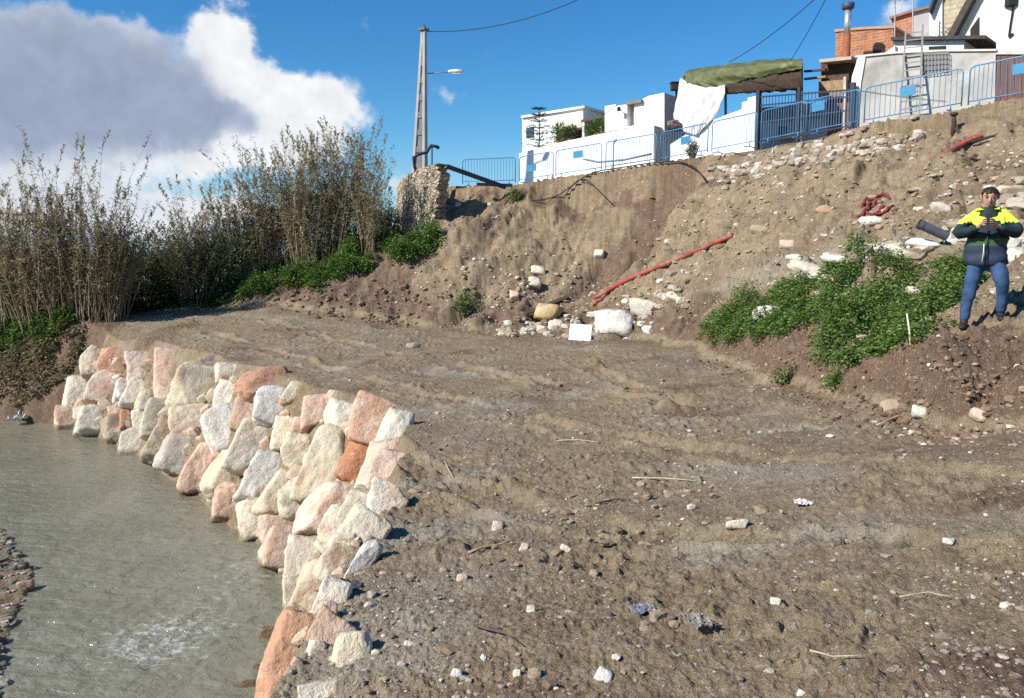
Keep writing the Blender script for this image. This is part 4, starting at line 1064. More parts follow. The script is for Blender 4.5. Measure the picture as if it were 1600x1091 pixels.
def boardlike(pa, pb, w, t, m, name, label, cat, tilt=0.0, lift=0.06):
    a = hit(*pa) + np.array([0, 0, lift]); b = hit(*pb) + np.array([0, 0, lift])
    mb = MB(); d = Vector(b) - Vector(a)
    R = (d.to_track_quat('X', 'Z').to_matrix()) @ Matrix.Rotation(tilt, 3, 'X')
    mb.box((0, 0, 0), (d.length, w, t), R)
    o = mb.build(name, m, bevel=0.006); o.location = (a + b) / 2; return tag(o, label, cat)
boardlike((821, 497), (888, 467), 0.16, 0.05, mat('dark_plank', (0.07, 0.042, 0.026), 0.8, 0.3, 8, 0.4, 50), 'plank', 'dark plank lying in rubble at the foot of the slip', 'plank', 0.4)
def white_board():
    q = hit(906, 533); mb = MB()
    R = Matrix.Rotation(-0.12, 3, 'Z') @ Matrix.Rotation(rad(-28), 3, 'X') @ Matrix.Rotation(rad(4), 3, 'Y')
    mb.box((0, 0, 0), (0.62, 0.03, 0.50), R)
    o = mb.build('white_board', mat('white_board', (0.80, 0.80, 0.80), 0.5, 0.04, 4), bevel=0.005); o.location = q + np.array([0.02, 0.1, 0.22])
    tag(o, 'clean white board propped against a grey block', 'board')
white_board()
o = rock_at(853, 491, 36, 24, 20, 'yellow', name='foam_block', sub=3, planes=8, lift=0.1); tag(o, 'yellow foam lump under the dark plank', 'foam')
def short_post():
    q = hit(1490, 206); mb = MB()
    mb.tube([q - np.array([0, 0, .2]), q + np.array([0.0, 0, 0.18]), q + np.array([-0.02, 0, 0.38])], [0.07, 0.06, 0.055], 10)
    mb.tube([q + np.array([-0.02, 0, 0.38]), q + np.array([-0.02, 0, 0.45])], [0.10, 0.09], 10)
    mb.tube([q + np.array([0.03, -0.05, 0.05]), q + np.array([0.12, -0.2, -0.2]), q + np.array([0.3, -0.5, -0.6])], 0.05, 8)
    tag(mb.build('stump', mat('dark_stump', (0.055, 0.04, 0.032), 0.85, 0.3, 8, 0.4), smooth=True, loc=tuple(q)), 'dark stump at the street edge above the red pipes', 'stump')
short_post()
def dry_wall_rest():
    """the row of building stones left in the cut face: one ruined wall"""
    r = np.random.default_rng(77); V = []; F = []; b = 0; c0 = hit(1260, 245)
    for i in range(240):
        t = r.random(); px = 1108 + t * 330; py = 266 - 50 * t + r.normal(0, 11) + (6 if t < 0.3 else 0)
        q = hit(px, py); s = r.uniform(2.2, 8.5) * q[1] / FPX
        p, f = rock_shape(5000 + i, 2, 9, 22, 0.08)
        p = p * np.array([s * r.uniform(.8, 1.4), s, s * r.uniform(.5, .85)]); a = r.uniform(-.5, .5)
        p = p @ np.array(Matrix.Rotation(a, 3, 'Z')).T + q - c0 - np.array([0, 0, s * .25])
        V.append(p); F.append(f + b); b += len(p)
    o = big_mesh('wall_rubble', np.vstack(V), np.vstack(F), island_mat('wall_rest_stone', [(0, (0.26, 0.20, 0.14)), (0.5, (0.38, 0.32, 0.245)), (1, (0.56, 0.52, 0.45))]), smooth=False)
    o.location = c0; kind(o, 'stuff')
dry_wall_rest()

# ------------------------------------------------------------------ rubble masonry at the end of the street
def masonry_mat():
    m, w, b = new_mat('rubble_masonry', 0.95, 0.15)
    P = w.node('ShaderNodeNewGeometry').outputs['Position']
    Pw = w.vmath('ADD', P, w.vmath('MULTIPLY', w.vmath('SUBTRACT', w.noise(P, 5, 3, out=1), (0.5,) * 3), (0.12,) * 3))
    v = w.node('ShaderNodeTexVoronoi', {'Vector': w.vmath('MULTIPLY', Pw, (1, 1, 1.6)), 'Scale': 5.2}, feature='DISTANCE_TO_EDGE')
    vc = w.node('ShaderNodeTexVoronoi', {'Vector': w.vmath('MULTIPLY', Pw, (1, 1, 1.6)), 'Scale': 5.2})
    sep = w.node('ShaderNodeSeparateColor', {0: vc.outputs['Color']}).outputs
    c = w.ramp(sep[0], [(0, (0.30, 0.235, 0.16)), (0.5, (0.44, 0.37, 0.27)), (1, (0.60, 0.53, 0.41))])
    e = w.ss(v.outputs['Distance'], 0.02, 0.10)
    c = w.mix(e, (0.24, 0.185, 0.125, 1), c)
    n = w.noise(P, 22, 6, 0.65); vv = w.vmath('SCALE', c); w.put(vv.node.inputs['Scale'], w.ss(n, .25, .75, .75, 1.2))
    w.put(b.inputs['Base Color'], vv)
    h = w.math('ADD', w.math('MULTIPLY', e, 0.8), w.math('MULTIPLY', n, 0.5))
    w.put(b.inputs['Normal'], w.node('ShaderNodeBump', {'Strength': 1.0, 'Distance': 0.06, 'Height': h}).outputs[0])
    return m
def bastion():
    # plan of the outer face, then a jagged broken end at the right
    face = [(622, 34.8), (628, 33.4), (642, 32.2), (662, 31.2), (690, 30.8)]
    pts = [(at(px, 330, Y)[0], Y) for px, Y in face]
    n = 60; m = 44
    d = np.concatenate([[0], np.cumsum([math.dist(a, b) for a, b in zip(pts[:-1], pts[1:])])]); s = np.linspace(0, d[-1], n)
    xs = np.interp(s, d, [p[0] for p in pts]); ys = np.interp(s, d, [p[1] for p in pts])
    tx = np.gradient(xs); ty = np.gradient(ys); L = np.hypot(tx, ty); ox, oy = ty / L, -tx / L     # outwards
    z0 = 5.2; top = 8.2 + 0.55 * np.linspace(0, 1, n) ** 0.8 + 0.07 * perlin(s * 2.2, s * 0, 3)
    V = []
    for side in (0, 1):
        for j in range(m):
            t = j / (m - 1)
            z = z0 + (top - z0) * t
            th = 0.0 if side == 0 else -0.62
            bul = 0.06 * perlin(s * 3, z * 3, 12) + 0.03 * perlin(s * 8, z * 8, 13)
            # raking: thicker at the foot; the end face is torn
            edge = np.clip((np.linspace(0, 1, n) - 0.86) / 0.14, 0, 1)
            jag = edge * (0.25 * perlin(z * 2.6, z * 0 + 4, 14) - 0.30 * np.abs(perlin(z * 5, z * 0 + 9, 15)) - (0.25 * (1 - t)))
            px_ = xs + ox * (th + (0.22 * (1 - t) + bul) * (1 if side == 0 else 0)) + tx / L * jag
            py_ = ys + oy * (th + (0.22 * (1 - t) + bul) * (1 if side == 0 else 0)) + ty / L * jag
            V.append(np.stack([px_, py_, z * np.ones(n)], 1))
    V = np.vstack(V); F = []
    for j in range(m - 1):
        for i in range(n - 1):
            a = j * n + i; F.append((a, a + 1, a + n + 1, a + n)); b = a + m * n; F.append((b + 1, b, b + n, b + n + 1))
    for i in range(n - 1): a = (m - 1) * n + i; F.append((a, a + 1, a + 1 + m * n, a + m * n))
    for j in range(m - 1):
        a = j * n + n - 1; F.append((a, a + m * n, a + n + m * n, a + n))
        a = j * n; F.append((a + m * n, a, a + n, a + n + m * n))
    o = mesh_obj('stone_wall', V, F, masonry_mat(), smooth=False)
    tag(o, 'rubble masonry retaining wall with a broken end under the utility pole', 'wall')
    # fill behind it, torn open at the right
    mb = MB(); r = np.random.default_rng(5)
    return o
bastion()

# ------------------------------------------------------------------ the street above
class Pl:
    """a vertical plane over the plan line through o along d (x to the right as seen)"""
    def __init__(s, o, d, off=0.0):
        s.d = np.array(d, float); s.d /= np.linalg.norm(s.d); s.n = np.array([-s.d[1], s.d[0]])
        if s.n[1] < 0: s.n = -s.n
        s.o = np.array(o, float) + s.n * off
    def __call__(s, px, py):
        r = ray(px, py); A = np.array([[r[0], -s.d[0]], [r[1], -s.d[1]]]); t, _ = np.linalg.solve(A, s.o)
        return CAM + r * t
    def shift(s, off): return Pl(s.o, s.d, off)
    @property
    def N(s): return np.array([s.n[0], s.n[1], 0.0])
    @property
    def D(s): return np.array([s.d[0], s.d[1], 0.0])
    def R(s): return Matrix(((s.d[0], s.n[0], 0), (s.d[1], s.n[1], 0), (0, 0, 1)))
PA = Pl((0.29, 36.15), (0.795, -0.607)); PM = Pl((6.17, 31.7), (0.611, -0.792)); PB = Pl((10.8, 25.7), (0.719, -0.696))
WHITE = mat('whitewash', (0.76, 0.76, 0.74), 0.85, 0.06, 2.0, 0.35, 14, dirt=(0.55, 0.52, 0.47), dirt_amt=0.09, dscale=1.2)
WHITE2 = mat('old_whitewash', (0.72, 0.71, 0.68), 0.85, 0.08, 2.0, 0.25, 14, dirt=(0.45, 0.42, 0.37), dirt_amt=0.10, dscale=0.9)
CEMENT = mat('cement_render', (0.43, 0.415, 0.375), 0.9, 0.14, 1.1, 0.4, 18, dirt=(0.26, 0.25, 0.22), dirt_amt=0.16, dscale=0.8)
DARK = mat('dark_interior', (0.03, 0.028, 0.026), 0.9, 0.2, 3)
BLUE = mat('blue_paint', (0.06, 0.21, 0.38), 0.4, 0.12, 6, spec=0.5)
CYAN = mat('blue_plate', (0.025, 0.20, 0.36), 0.45, 0.08, 6, spec=0.5)
NAVY = mat('navy_iron', (0.016, 0.02, 0.045), 0.5, 0.15, 6, spec=0.5)
def brick_mat(name, c1, c2, mortar, sc=1.0, rot=0.0):
    m, w, b = new_mat(name, 0.9, 0.2)
    P = w.node('ShaderNodeTexCoord').outputs['Object']
    br = w.node('ShaderNodeTexBrick', {'Vector': w.node('ShaderNodeMapping', {'Vector': P, 'Rotation': (rad(90), 0, 0)}).outputs[0], 'Color1': (*c1, 1), 'Color2': (*c2, 1), 'Mortar': (*mortar, 1), 'Scale': sc, 'Mortar Size': 0.012, 'Brick Width': 0.28, 'Row Height': 0.105})
    n = w.noise(P, 3.5, 6, 0.65); v = w.vmath('SCALE', br.outputs['Color']); w.put(v.node.inputs['Scale'], w.ss(n, .25, .75, .72, 1.22))
    w.put(b.inputs['Base Color'], v)
    w.put(b.inputs['Normal'], w.node('ShaderNodeBump', {'Strength': 0.6, 'Distance': 0.02, 'Height': w.math('SUBTRACT', 1.0, br.outputs['Fac'])}).outputs[0])
    return m
BRICK = brick_mat('orange_brick', (0.43, 0.165, 0.075), (0.36, 0.125, 0.06), (0.40, 0.30, 0.22))
BEIGE = brick_mat('beige_block', (0.50, 0.42, 0.29), (0.44, 0.36, 0.25), (0.36, 0.31, 0.24), 0.7)
def slab(pl, pix, depth, name, m, parent=None, off=0.0, origin=None):
    """a block whose street face has this outline on the plane, running back by depth; its local x lies along the street"""
    p = pl.shift(off) if off else pl
    P = [p(*q) for q in pix]; o0 = Vector(origin) if origin is not None else Vector(P[-1])
    Ri = p.R().inverted()
    mb = MB(); mb.prism([Ri @ (Vector(q) - o0) for q in P], (0, depth, 0))
    o = mb.build(name, m)
    o.rotation_euler = p.R().to_euler(); o.location = o0
    if parent is not None:
        o.parent = parent; o.matrix_parent_inverse = Matrix.Identity(4)
        o.location = o0 - parent.location
    return o
def house(name, pl, px, py, label, cat='house'):
    r = empty(name, tuple(pl(px, py))); tag(r, label, cat); return r

# white house at the left end, behind its garden wall
h = house('white_house', PA.shift(4.2), 815, 262, 'low white house behind the garden wall, left end of the street')
P1 = PA.shift(4.2)
slab(P1, [(816, 184), (862, 176), (911, 168), (911, 250), (816, 266)], 3.5, 'wall', WHITE, h)
slab(P1, [(814, 181), (862, 173), (913, 165), (913, 168.5), (862, 177), (814, 184.5)], 3.7, 'roof', WHITE2, h, -0.12)
slab(P1, [(869, 201), (907, 198), (907, 222), (869, 228)], 0.1, 'door', DARK, h, -0.06)  # dark slab on the wall; its colour stands for the shade in the opening
slab(P1, [(866, 191), (909, 187), (909, 199), (866, 202)], 0.7, 'awning', mat('awning_cloth', (0.62, 0.55, 0.43), 0.9, 0.1, 4), h, -0.76)
slab(P1, [(822, 200), (834, 198), (834, 214), (822, 216)], 0.05, 'window', mat('window_glass', (0.05, 0.06, 0.07), 0.15, 0.1, 3, spec=0.6), h, -0.03)
tag(slab(PA, [(811, 240), (850, 229), (882, 221), (945, 208), (965, 204), (965, 275), (811, 302)], 0.25, 'garden_wall', WHITE), 'long white garden wall behind the blue barriers, left of the stepped block', 'wall')
h = house('white_block_house', PA, 945, 266, 'white flat-roofed house block with a tall slot window')
slab(PA, [(945, 166), (962, 163), (962.5, 165.5), (980, 163), (980, 200), (945, 207)], 3.0, 'wall', WHITE, h, 0.7)
slab(PA, [(991, 162), (1013, 150), (1038, 145), (1038, 260), (991, 260), (991, 198)], 3.0, 'wall', WHITE, h, 0.7)
slab(PA, [(980.05, 198), (990.95, 196), (990.95, 260), (980.05, 260)], 2.8, 'wall', WHITE, h, 0.72)
slab(PA, [(980, 163), (991, 162), (991, 198), (980, 200)], 2.4, 'window', mat('slot_shutter', (0.42, 0.37, 0.31), 0.7, 0.1, 5), h, 1.0)
slab(PA, [(978, 159), (1002, 155), (1002, 160), (978, 164)], 0.9, 'lintel', mat('weathered_lintel', (0.2, 0.18, 0.15), 0.9, 0.2, 5), h, 0.55)
slab(PA, [(965, 203), (1022, 196), (1022, 285), (965, 290)], 0.68, 'porch', WHITE, h)
mbp = MB(); q = PA.shift(-0.03)(958, 222); mbp.tube([q, q - np.array([0, 0, 1.2])], 0.03, 8); mbp.tube([q, q + PA.D * 0.15 + np.array([0, 0, .12])], 0.03, 8)
o = mbp.build('drainpipe', mat('grey_pipe_paint', (0.45, 0.47, 0.5), 0.6), h); o.location = -h.location
q = PA.shift(0.66)(972, 174)
mbl = MB(); mbl.tube([q, q + PA.N * -0.25 + np.array([0, 0, .1])], 0.02, 6); mbl.box(q + PA.N * -0.27 + np.array([0, 0, .05]), (0.12, 0.12, 0.16))
o = mbl.build('wall_lamp', DARK, h); o.location = -h.location
# covered terrace between the two houses
h = house('terrace_pergola', PA.shift(3), 925, 240, 'dark pergola over the terrace between the two white houses', 'pergola')
P3 = PA.shift(3.0)
slab(P3, [(908, 187), (946, 180), (946, 184), (908, 191)], 1.6, 'roof', mat('pergola_wood', (0.10, 0.075, 0.06), 0.8, 0.2, 6), h)
slab(P3, [(910, 190), (913, 190), (913, 240), (910, 240)], 0.1, 'post', WHITE2, h, 0.02)
slab(P3, [(928, 187), (930, 187), (930, 240), (928, 240)], 0.1, 'post', WHITE2, h, 0.02)
tag(slab(P3, [(906, 196), (947, 186), (947, 250), (906, 250)], 0.25, 'back_wall', mat('pink_render', (0.44, 0.34, 0.28), 0.9, 0.12, 3)), 'pinkish back wall seen under the terrace pergola', 'wall') if False else slab(P3, [(906, 196), (947, 186), (947, 250), (906, 250)], 0.25, 'back_wall', mat('pink_render', (0.44, 0.34, 0.28), 0.9, 0.12, 3), h, 1.7)
def araucaria():
    p = PA.shift(1.6)(842, 236); root = empty('monkey_tree', p - np.array([0, 0, 0.3])); tag(root, 'young tiered conifer in front of the low white house', 'tree'); root.name = 'tiered_conifer'
    H = 2.15; mb = MB(); mb.tube([(0, 0, 0), (0.02, 0, H * 0.5), (0, 0, H)], [0.04, 0.03, 0.01], 7); mb.build('trunk', BARK, root)
    P = []; D = []; r = np.random.default_rng(9)
    for k in range(7):
        z = 0.45 + k * 0.28; L = (0.85 - 0.09 * k)
        for j in range(7):
            a = j * 0.898 + k * 0.4
            for t in np.linspace(0.05, 1, 60):
                P.append((L * t * math.cos(a) + r.normal(0, .015), L * t * math.sin(a) + r.normal(0, .015), z + 0.16 * math.sin(t * 2.2) * L)); D.append((math.cos(a + r.normal(0, 1.1)), math.sin(a + r.normal(0, 1.1)), r.uniform(-.2, .8)))
    P = np.array(P); V, F = leaves_mesh(P, np.array(D), r.uniform(.06, .12, len(P)), 0.3, 0.2, r)
    big_mesh('crown', V, F, island_mat('conifer_needles', [(0, (0.02, 0.035, 0.018)), (1, (0.06, 0.085, 0.04))], 0.6), root, smooth=False)
araucaria()
def potted(px, py, s, label, seed):
    p = PA.shift(2.0)(px, py); root = empty('potted_plant', p - np.array([0, 0, 0.35])); tag(root, label, 'plant')
    mb = MB(); mb.tube([(0, 0, 0), (0, 0, 0.4)], [0.15, 0.22], 14); mb.build('pot', mat('terracotta', (0.32, 0.13, 0.07), 0.8, 0.15, 8), root)
    r = np.random.default_rng(seed); n = 700; d = r.normal(size=(n, 3)); d /= np.linalg.norm(d, axis=1)[:, None]; P = d * s * (r.random((n, 1)) ** .5) + np.array([0, 0, 0.4 + s * .8])
    V, F = leaves_mesh(P, d + np.array([0, 0, .5]), r.uniform(.08, .2, n), 0.3, .2, r, .2); big_mesh('leaves', V, F, LEAF_NETTLE if seed % 2 else LEAF_DARK, root, smooth=False)
potted(876, 222, 0.42, 'bushy potted plant left of the awning door', 3)
potted(893, 219, 0.30, 'dark potted plant under the awning', 4)
potted(925, 214, 0.32, 'potted plant on the pergola terrace, left one', 5)
potted(937, 210, 0.36, 'potted plant on the pergola terrace, right one', 7)

# stepped white parapet, tarpaulin shelter
h = house('white_parapet', PM, 1047, 262, 'white parapet wall climbing in steps under the tarpaulin', 'wall')
slab(PM, [(1047, 226), (1075, 208), (1100, 192), (1128, 183), (1128, 255), (1047, 275)], 0.3, 'lower_wall', WHITE, h)
slab(PM, [(1128.1, 182), (1159, 171), (1159.5, 160), (1168, 158), (1168.5, 153), (1181, 150), (1181, 240), (1128.1, 255)], 0.34, 'upper_wall', WHITE, h, -0.02)
TARP = mat('olive_tarpaulin', (0.105, 0.115, 0.045), 0.7, 0.25, 3, dirt=(0.20, 0.215, 0.11), dirt_amt=0.10, dscale=2.0)
TARPU = mat('brown_reed_mat', (0.055, 0.036, 0.024), 0.9, 0.3, 10, 0.5, 60)
SHEET = mat('pale_dust_sheet', (0.56, 0.535, 0.51), 0.85, 0.08, 3, dirt=(0.44, 0.41, 0.37), dirt_amt=0.08)
def curve_pts(pix, n):
    t = np.linspace(0, 1, len(pix)); s = np.linspace(0, 1, n)
    return np.stack([np.interp(s, t, [p[0] for p in pix]), np.interp(s, t, [p[1] for p in pix])], 1)
def cloth(rows, name, m, parent, n=70, sub=9, seed=0, amp=0.05, fx=10):
    """a draped sheet through rows of (plane, pixel curve)"""
    R = []
    for pl, pix in rows: R.append(np.array([pl(*q) for q in curve_pts(pix, n)]))
    G = []
    for a, b in zip(R[:-1], R[1:]):
        for k in range(sub): G.append(a + (b - a) * (k / sub))
    G.append(R[-1]); G = np.array(G); m_ = len(G)
    for pas in range(2):
        G[1:-1] = (G[:-2] + 2 * G[1:-1] + G[2:]) / 4; G[:, 1:-1] = (G[:, :-2] + 2 * G[:, 1:-1] + G[:, 2:]) / 4
    u, v = np.meshgrid(np.linspace(0, 1, n), np.linspace(0, 1, m_))
    w_ = amp * (perlin(u * fx + 1.5 * v, v * 2.2, seed) + 0.5 * perlin(u * fx * 2.3, v * 4, seed + 1))
    nn = rows[0][0].N
    G = G + w_[..., None] * (-nn + np.array([0, 0, 0.35]))
    i = np.arange(m_ - 1)[:, None]; j = np.arange(n - 1)[None]
    Q = np.stack([i * n + j, i * n + j + 1, (i + 1) * n + j + 1, (i + 1) * n + j], -1).reshape(-1, 4)
    o = big_mesh(name, G.reshape(-1, 3) - np.array(parent.location), Q, m, parent)
    md = o.modifiers.new('thickness', 'SOLIDIFY'); md.thickness = 0.012
    return o
h = house('tarp_shelter', PM, 1160, 230, 'shelter roofed with an olive tarpaulin over reed matting', 'shelter')
Mf, Mb = PM.shift(0.3), PM.shift(2.6)
cloth([(Mb, [(1085, 108), (1150, 100), (1200, 94), (1252, 92)]), (PM.shift(1.4), [(1072, 112), (1120, 103), (1190, 96), (1254, 92)]), (Mf, [(1068, 116), (1110, 110), (1180, 101), (1254, 95)]), (PM.shift(0.15), [(1074, 130), (1110, 123), (1180, 112), (1254, 102)]), (PM.shift(0.22), [(1077, 143), (1128, 136), (1158, 126), (1205, 116), (1254, 108)])],
      'tarpaulin', TARP, h, seed=3, amp=0.10, fx=9)
cloth([(PM.shift(0.34), [(1130, 131), (1165, 122), (1210, 112), (1253, 106)]), (PM.shift(0.20), [(1132, 136), (1170, 128), (1210, 124), (1254, 120)]), (PM.shift(0.26), [(1134, 146), (1180, 143), (1220, 141), (1254, 137)]), (PM.shift(0.5), [(1134, 147), (1180, 145), (1220, 143), (1254, 139)]), (PM.shift(2.4), [(1140, 143), (1254, 136)])],
      'reed_mat', TARPU, h, seed=6, amp=0.07, fx=14)
for (px, a, b, off) in [(1067, 118, 245, 0.42), (1133, 132, 235, 0.42), (1252, 98, 225, 0.4), (1090, 112, 215, 2.5), (1245, 98, 205, 2.5)]:
    slab(PM, [(px - 1.3, a), (px + 1.3, a), (px + 1.3, b), (px - 1.3, b)], 0.06, 'post', mat('shelter_post', (0.16, 0.14, 0.12), 0.8), h, off)
hs_ = house('dust_sheet', PM, 1095, 200, 'pale sheet hanging in a bunched loop from the shelter', 'sheet')
cloth([(PM.shift(0.10), [(1063, 122), (1082, 132), (1105, 138), (1133, 133)]), (PM.shift(0.02), [(1058, 155), (1082, 165), (1105, 165), (1131, 150)]), (PM.shift(-.05), [(1053, 180), (1078, 190), (1100, 186), (1124, 172)]), (PM.shift(-0.1), [(1054, 186), (1070, 207), (1088, 212), (1106, 194)])],
      'cloth', SHEET, hs_, seed=9, amp=0.08, fx=5)
o = rock_at(1060, 196, 22, 16, 0, (0.04, 0.035, 0.035), name='dark_bundle', loc=PM.shift(-0.1)(1057, 197), sub=3, lift=0.0); tag(o, 'dark bundle on the wall under the bunched sheet', 'bundle')
mbv = MB(); q = PM.shift(0.2)(1057, 136); mbv.box((0, 0, 0), (0.42, 0.3, 0.26)); mbv.box((0, 0, -0.35), (0.07, 0.07, 0.5)); mbv.box((0, 0, 0.15), (0.48, 0.36, 0.04))
o = mbv.build('flue_cap', DARK, bevel=0.01); o.location = q; tag(o, 'dark flue cap beside the top of the pale sheet', 'flue')

# iron railing with the yard behind it
h = house('iron_railing', PM, 1181, 228, 'tall navy iron railing with spear bars beside the white parapet', 'railing')
def railing():
    p = PM.shift(-0.25); F = MB(); B = MB()
    L = p(1183, 228); Rr = p(1330, 200); gz = lambda t: float(L[2] + (Rr[2] - L[2]) * t)
    top = lambda t: float(p(1183, 150)[2] * (1 - t) + p(1330, 139)[2] * t)
    o0 = np.array(h.location)
    at_ = lambda t: L[:2] * (1 - t) + Rr[:2] * t
    for t in (0, 0.455, 1.0):
        x, y = at_(t) - o0[:2]; w_ = 0.13 if t != 0.455 else 0.09
        F.box((x, y, (gz(t) + top(t)) / 2 - o0[2]), (w_, w_, top(t) - gz(t) + 0.35), p.R())
        o = F.build('post', NAVY, h); F.__init__()
    for fz in (0.97, 0.80, 0.46, 0.06):
        a = np.append(at_(0.0) - o0[:2], gz(0) + (top(0) - gz(0)) * fz - o0[2]); b = np.append(at_(1.0) - o0[:2], gz(1) + (top(1) - gz(1)) * fz - o0[2])
        F.bar(a, b, 0.035, 0.045); F.build('rail', NAVY, h); F.__init__()
    n = 28
    for i in range(n):
        t = (i + 0.5) / n; x, y = at_(t) - o0[:2]
        B.box((x, y, (gz(t) + top(t)) / 2 - o0[2]), (0.016, 0.016, top(t) - gz(t)), p.R())
    B.build('bars', NAVY, h)
railing()
h = house('yard_house', PM.shift(4), 1215, 225, 'low white outbuilding with an air conditioner seen through the iron railing', 'outbuilding')
P4 = PM.shift(4.0)
slab(P4, [(1176, 190), (1300, 182), (1300, 240), (1176, 250)], 2.5, 'wall', WHITE, h)
slab(P4, [(1172, 170), (1304, 158), (1304, 183), (1172, 191)], 3.0, 'roof', mat('old_roof_tile', (0.36, 0.235, 0.145), 0.9, 0.2, 6, 0.6, 30), h, -0.2)
a_ = slab(P4, [(1212, 195), (1236, 193), (1236, 216), (1212, 218)], 0.35, 'air_conditioner', mat('appliance_white', (0.7, 0.7, 0.68), 0.5, 0.04), h, -0.36)
slab(P4, [(1215, 198), (1229, 197), (1229, 212), (1215, 214)], 0.03, 'fan_grille', mat('fan_grille', (0.07, 0.07, 0.075), 0.6), h, -0.40)
# rusty sheds and poles right of the tarpaulin
h = house('board_shed', PM.shift(2.2), 1300, 200, 'ramshackle brown board shed behind the railing and below the brick house', 'shed')
P5 = PM.shift(2.2); WOODS = [mat('rust_board_%s' % n, c, 0.9, 0.3, 7, 0.4, 40) for n, c in (('dark', (0.10, 0.06, 0.04)), ('tan', (0.30, 0.20, 0.12)), ('rust', (0.22, 0.09, 0.05)))]
for k, (pix, o_) in enumerate([([(1283, 97), (1326, 92), (1326, 130), (1283, 134)], 0), ([(1279, 128), (1322, 124), (1322, 150), (1279, 153)], -0.15), ([(1292, 150), (1330, 146), (1330, 230), (1292, 230)], 0.1), ([(1256, 110), (1290, 107), (1290, 110), (1256, 113)], -0.2), ([(1256, 122), (1290, 118), (1290, 121), (1256, 125)], -0.2)]):
    slab(P5, pix, 0.12 if k > 2 else 1.2, 'board', WOODS[k % 3], h, o_)
slab(P5, [(1280, 93), (1330, 88), (1330, 93), (1280, 98)], 1.8, 'roof', mat('shed_roof_sheet', (0.42, 0.36, 0.27), 0.8, 0.2, 5), h, -0.5)
slab(P5, [(1318, 120), (1322, 120), (1319, 230), (1314, 230)], 0.1, 'prop', mat('bleached_prop', (0.5, 0.42, 0.32), 0.8), h, -0.55)

# cement wall with the brown gate, houses behind
h = house('cement_wall', PB, 1330, 208, 'stained grey cement yard wall behind the right barriers', 'wall')
slab(PB, [(1339, 89), (1400, 83), (1470, 80), (1556, 79), (1554, 190), (1322, 235)], 0.3, 'wall', CEMENT, h)
slab(PB, [(1336, 87), (1400, 80.5), (1470, 77.5), (1557, 76.5), (1557, 79.6), (1470, 80.6), (1400, 83.6), (1336, 90)], 0.42, 'coping', mat('coping_cement', (0.55, 0.53, 0.48), 0.9, 0.1, 2), h, -0.06)
slab(PB, [(1331, 120), (1341, 89), (1352, 89), (1345, 130), (1336, 235), (1322, 235)], 0.06, 'whitewashed_pier', WHITE, h, -0.062)
slab(PB, [(1440, 84), (1483, 82), (1483, 112), (1440, 117)], 0.05, 'window', mat('barred_window', (0.22, 0.21, 0.2), 0.6, 0.2, 20), h, -0.03)
gr = MB(); p_ = PB.shift(-0.10)
for i in range(9):
    t = i / 8; a = p_(1440 + 43 * t, 83); b = p_(1440 + 43 * t, 117 - 5 * t); gr.bar(a, b, 0.015)
for i in range(5):
    t = i / 4; gr.bar(p_(1440, 83 + 34 * t), p_(1483, 82 + 30 * t), 0.015)
wn = [c for c in h.children if c.name.startswith('window')][0]; o = gr.build('window_grille', mat('grey_iron', (0.20, 0.21, 0.22), 0.5), wn); o.matrix_parent_inverse = (Matrix.Translation(wn.location) @ wn.rotation_euler.to_matrix().to_4x4()).inverted(); o.location = -h.location
h = house('brown_gate', PB, 1556, 168, 'brown sheet-metal gate cut by the right edge of the photo', 'gate')
GB = mat('brown_gate_paint', (0.13, 0.058, 0.04), 0.55, 0.12, 4, dirt=(0.2, 0.11, 0.08), dirt_amt=0.03)
slab(PB, [(1557.5, 85), (1650, 84), (1650, 165), (1555, 185)], 0.06, 'leaf', GB, h, 0.05)
for px in range(1562, 1650, 11): slab(PB, [(px, 86), (px + 1.2, 86), (px + 1, 180), (px - 0.2, 180)], 0.02, 'rib', GB, h, 0.03)
slab(PB, [(1556, 79), (1652, 78), (1652, 85), (1556, 85)], 0.14, 'lintel', mat('gate_lintel', (0.5, 0.48, 0.44), 0.9), h, 0.0)
# red brick house with steel chimney pipe
P6 = PB.shift(4.5)
h = house('brick_house', P6, 1307, 120, 'orange brick house with a silver chimney pipe above the cement wall')
slab(P6, [(1306, 50), (1350, 46), (1396, 44), (1396, 140), (1304, 140)], 4.0, 'wall', BRICK, h)
slab(P6, [(1304, 46), (1350, 42), (1397, 40), (1397, 44), (1350, 46), (1304, 50)], 4.1, 'coping', mat('brick_coping', (0.45, 0.25, 0.15), 0.9, 0.15, 4), h, -0.05)
slab(P6, [(1349, 81), (1376, 78), (1376, 90), (1349, 90)], 0.06, 'window', DARK, h, -0.03)
mbc = MB(); q0 = P6.shift(-1.6)(1321, 128); q1 = P6.shift(-1.6)(1325, 16); mid = q0 + (q1 - q0) * 0.66
mbc.tube([mid, q1], 0.11, 14); o = mbc.build('chimney_pipe', mat('galvanised', (0.62, 0.63, 0.65), 0.35, 0.1, 4, metal=0.7), h, True); o.location = -h.location
mbc = MB(); mbc.tube([q0 - np.array([0, 0, .8]), mid], 0.125, 14); o = mbc.build('chimney_base', mat('rusty_pipe', (0.30, 0.085, 0.04), 0.7, 0.2, 5), h, True); o.location = -h.location
mbc = MB(); mbc.tube([q1, q1 + np.array([0, 0, .06]), q1 + np.array([0, 0, .22]), q1 + np.array([0, 0, .27])], [0.13, 0.21, 0.21, 0.06], 14); o = mbc.build('chimney_cap', mat('cap_steel', (0.06, 0.07, 0.1), 0.5), [c for c in h.children if c.name.startswith('chimney_pipe')][0], True)
P7 = PB.shift(7.5)
h = house('upper_brick_house', P7, 1396, 80, 'smaller brick house with grey corner rising behind the brick one')
slab(P7, [(1393, 30), (1416, 22), (1427, 20), (1427, 100), (1393, 100)], 3.5, 'wall', BRICK, h)
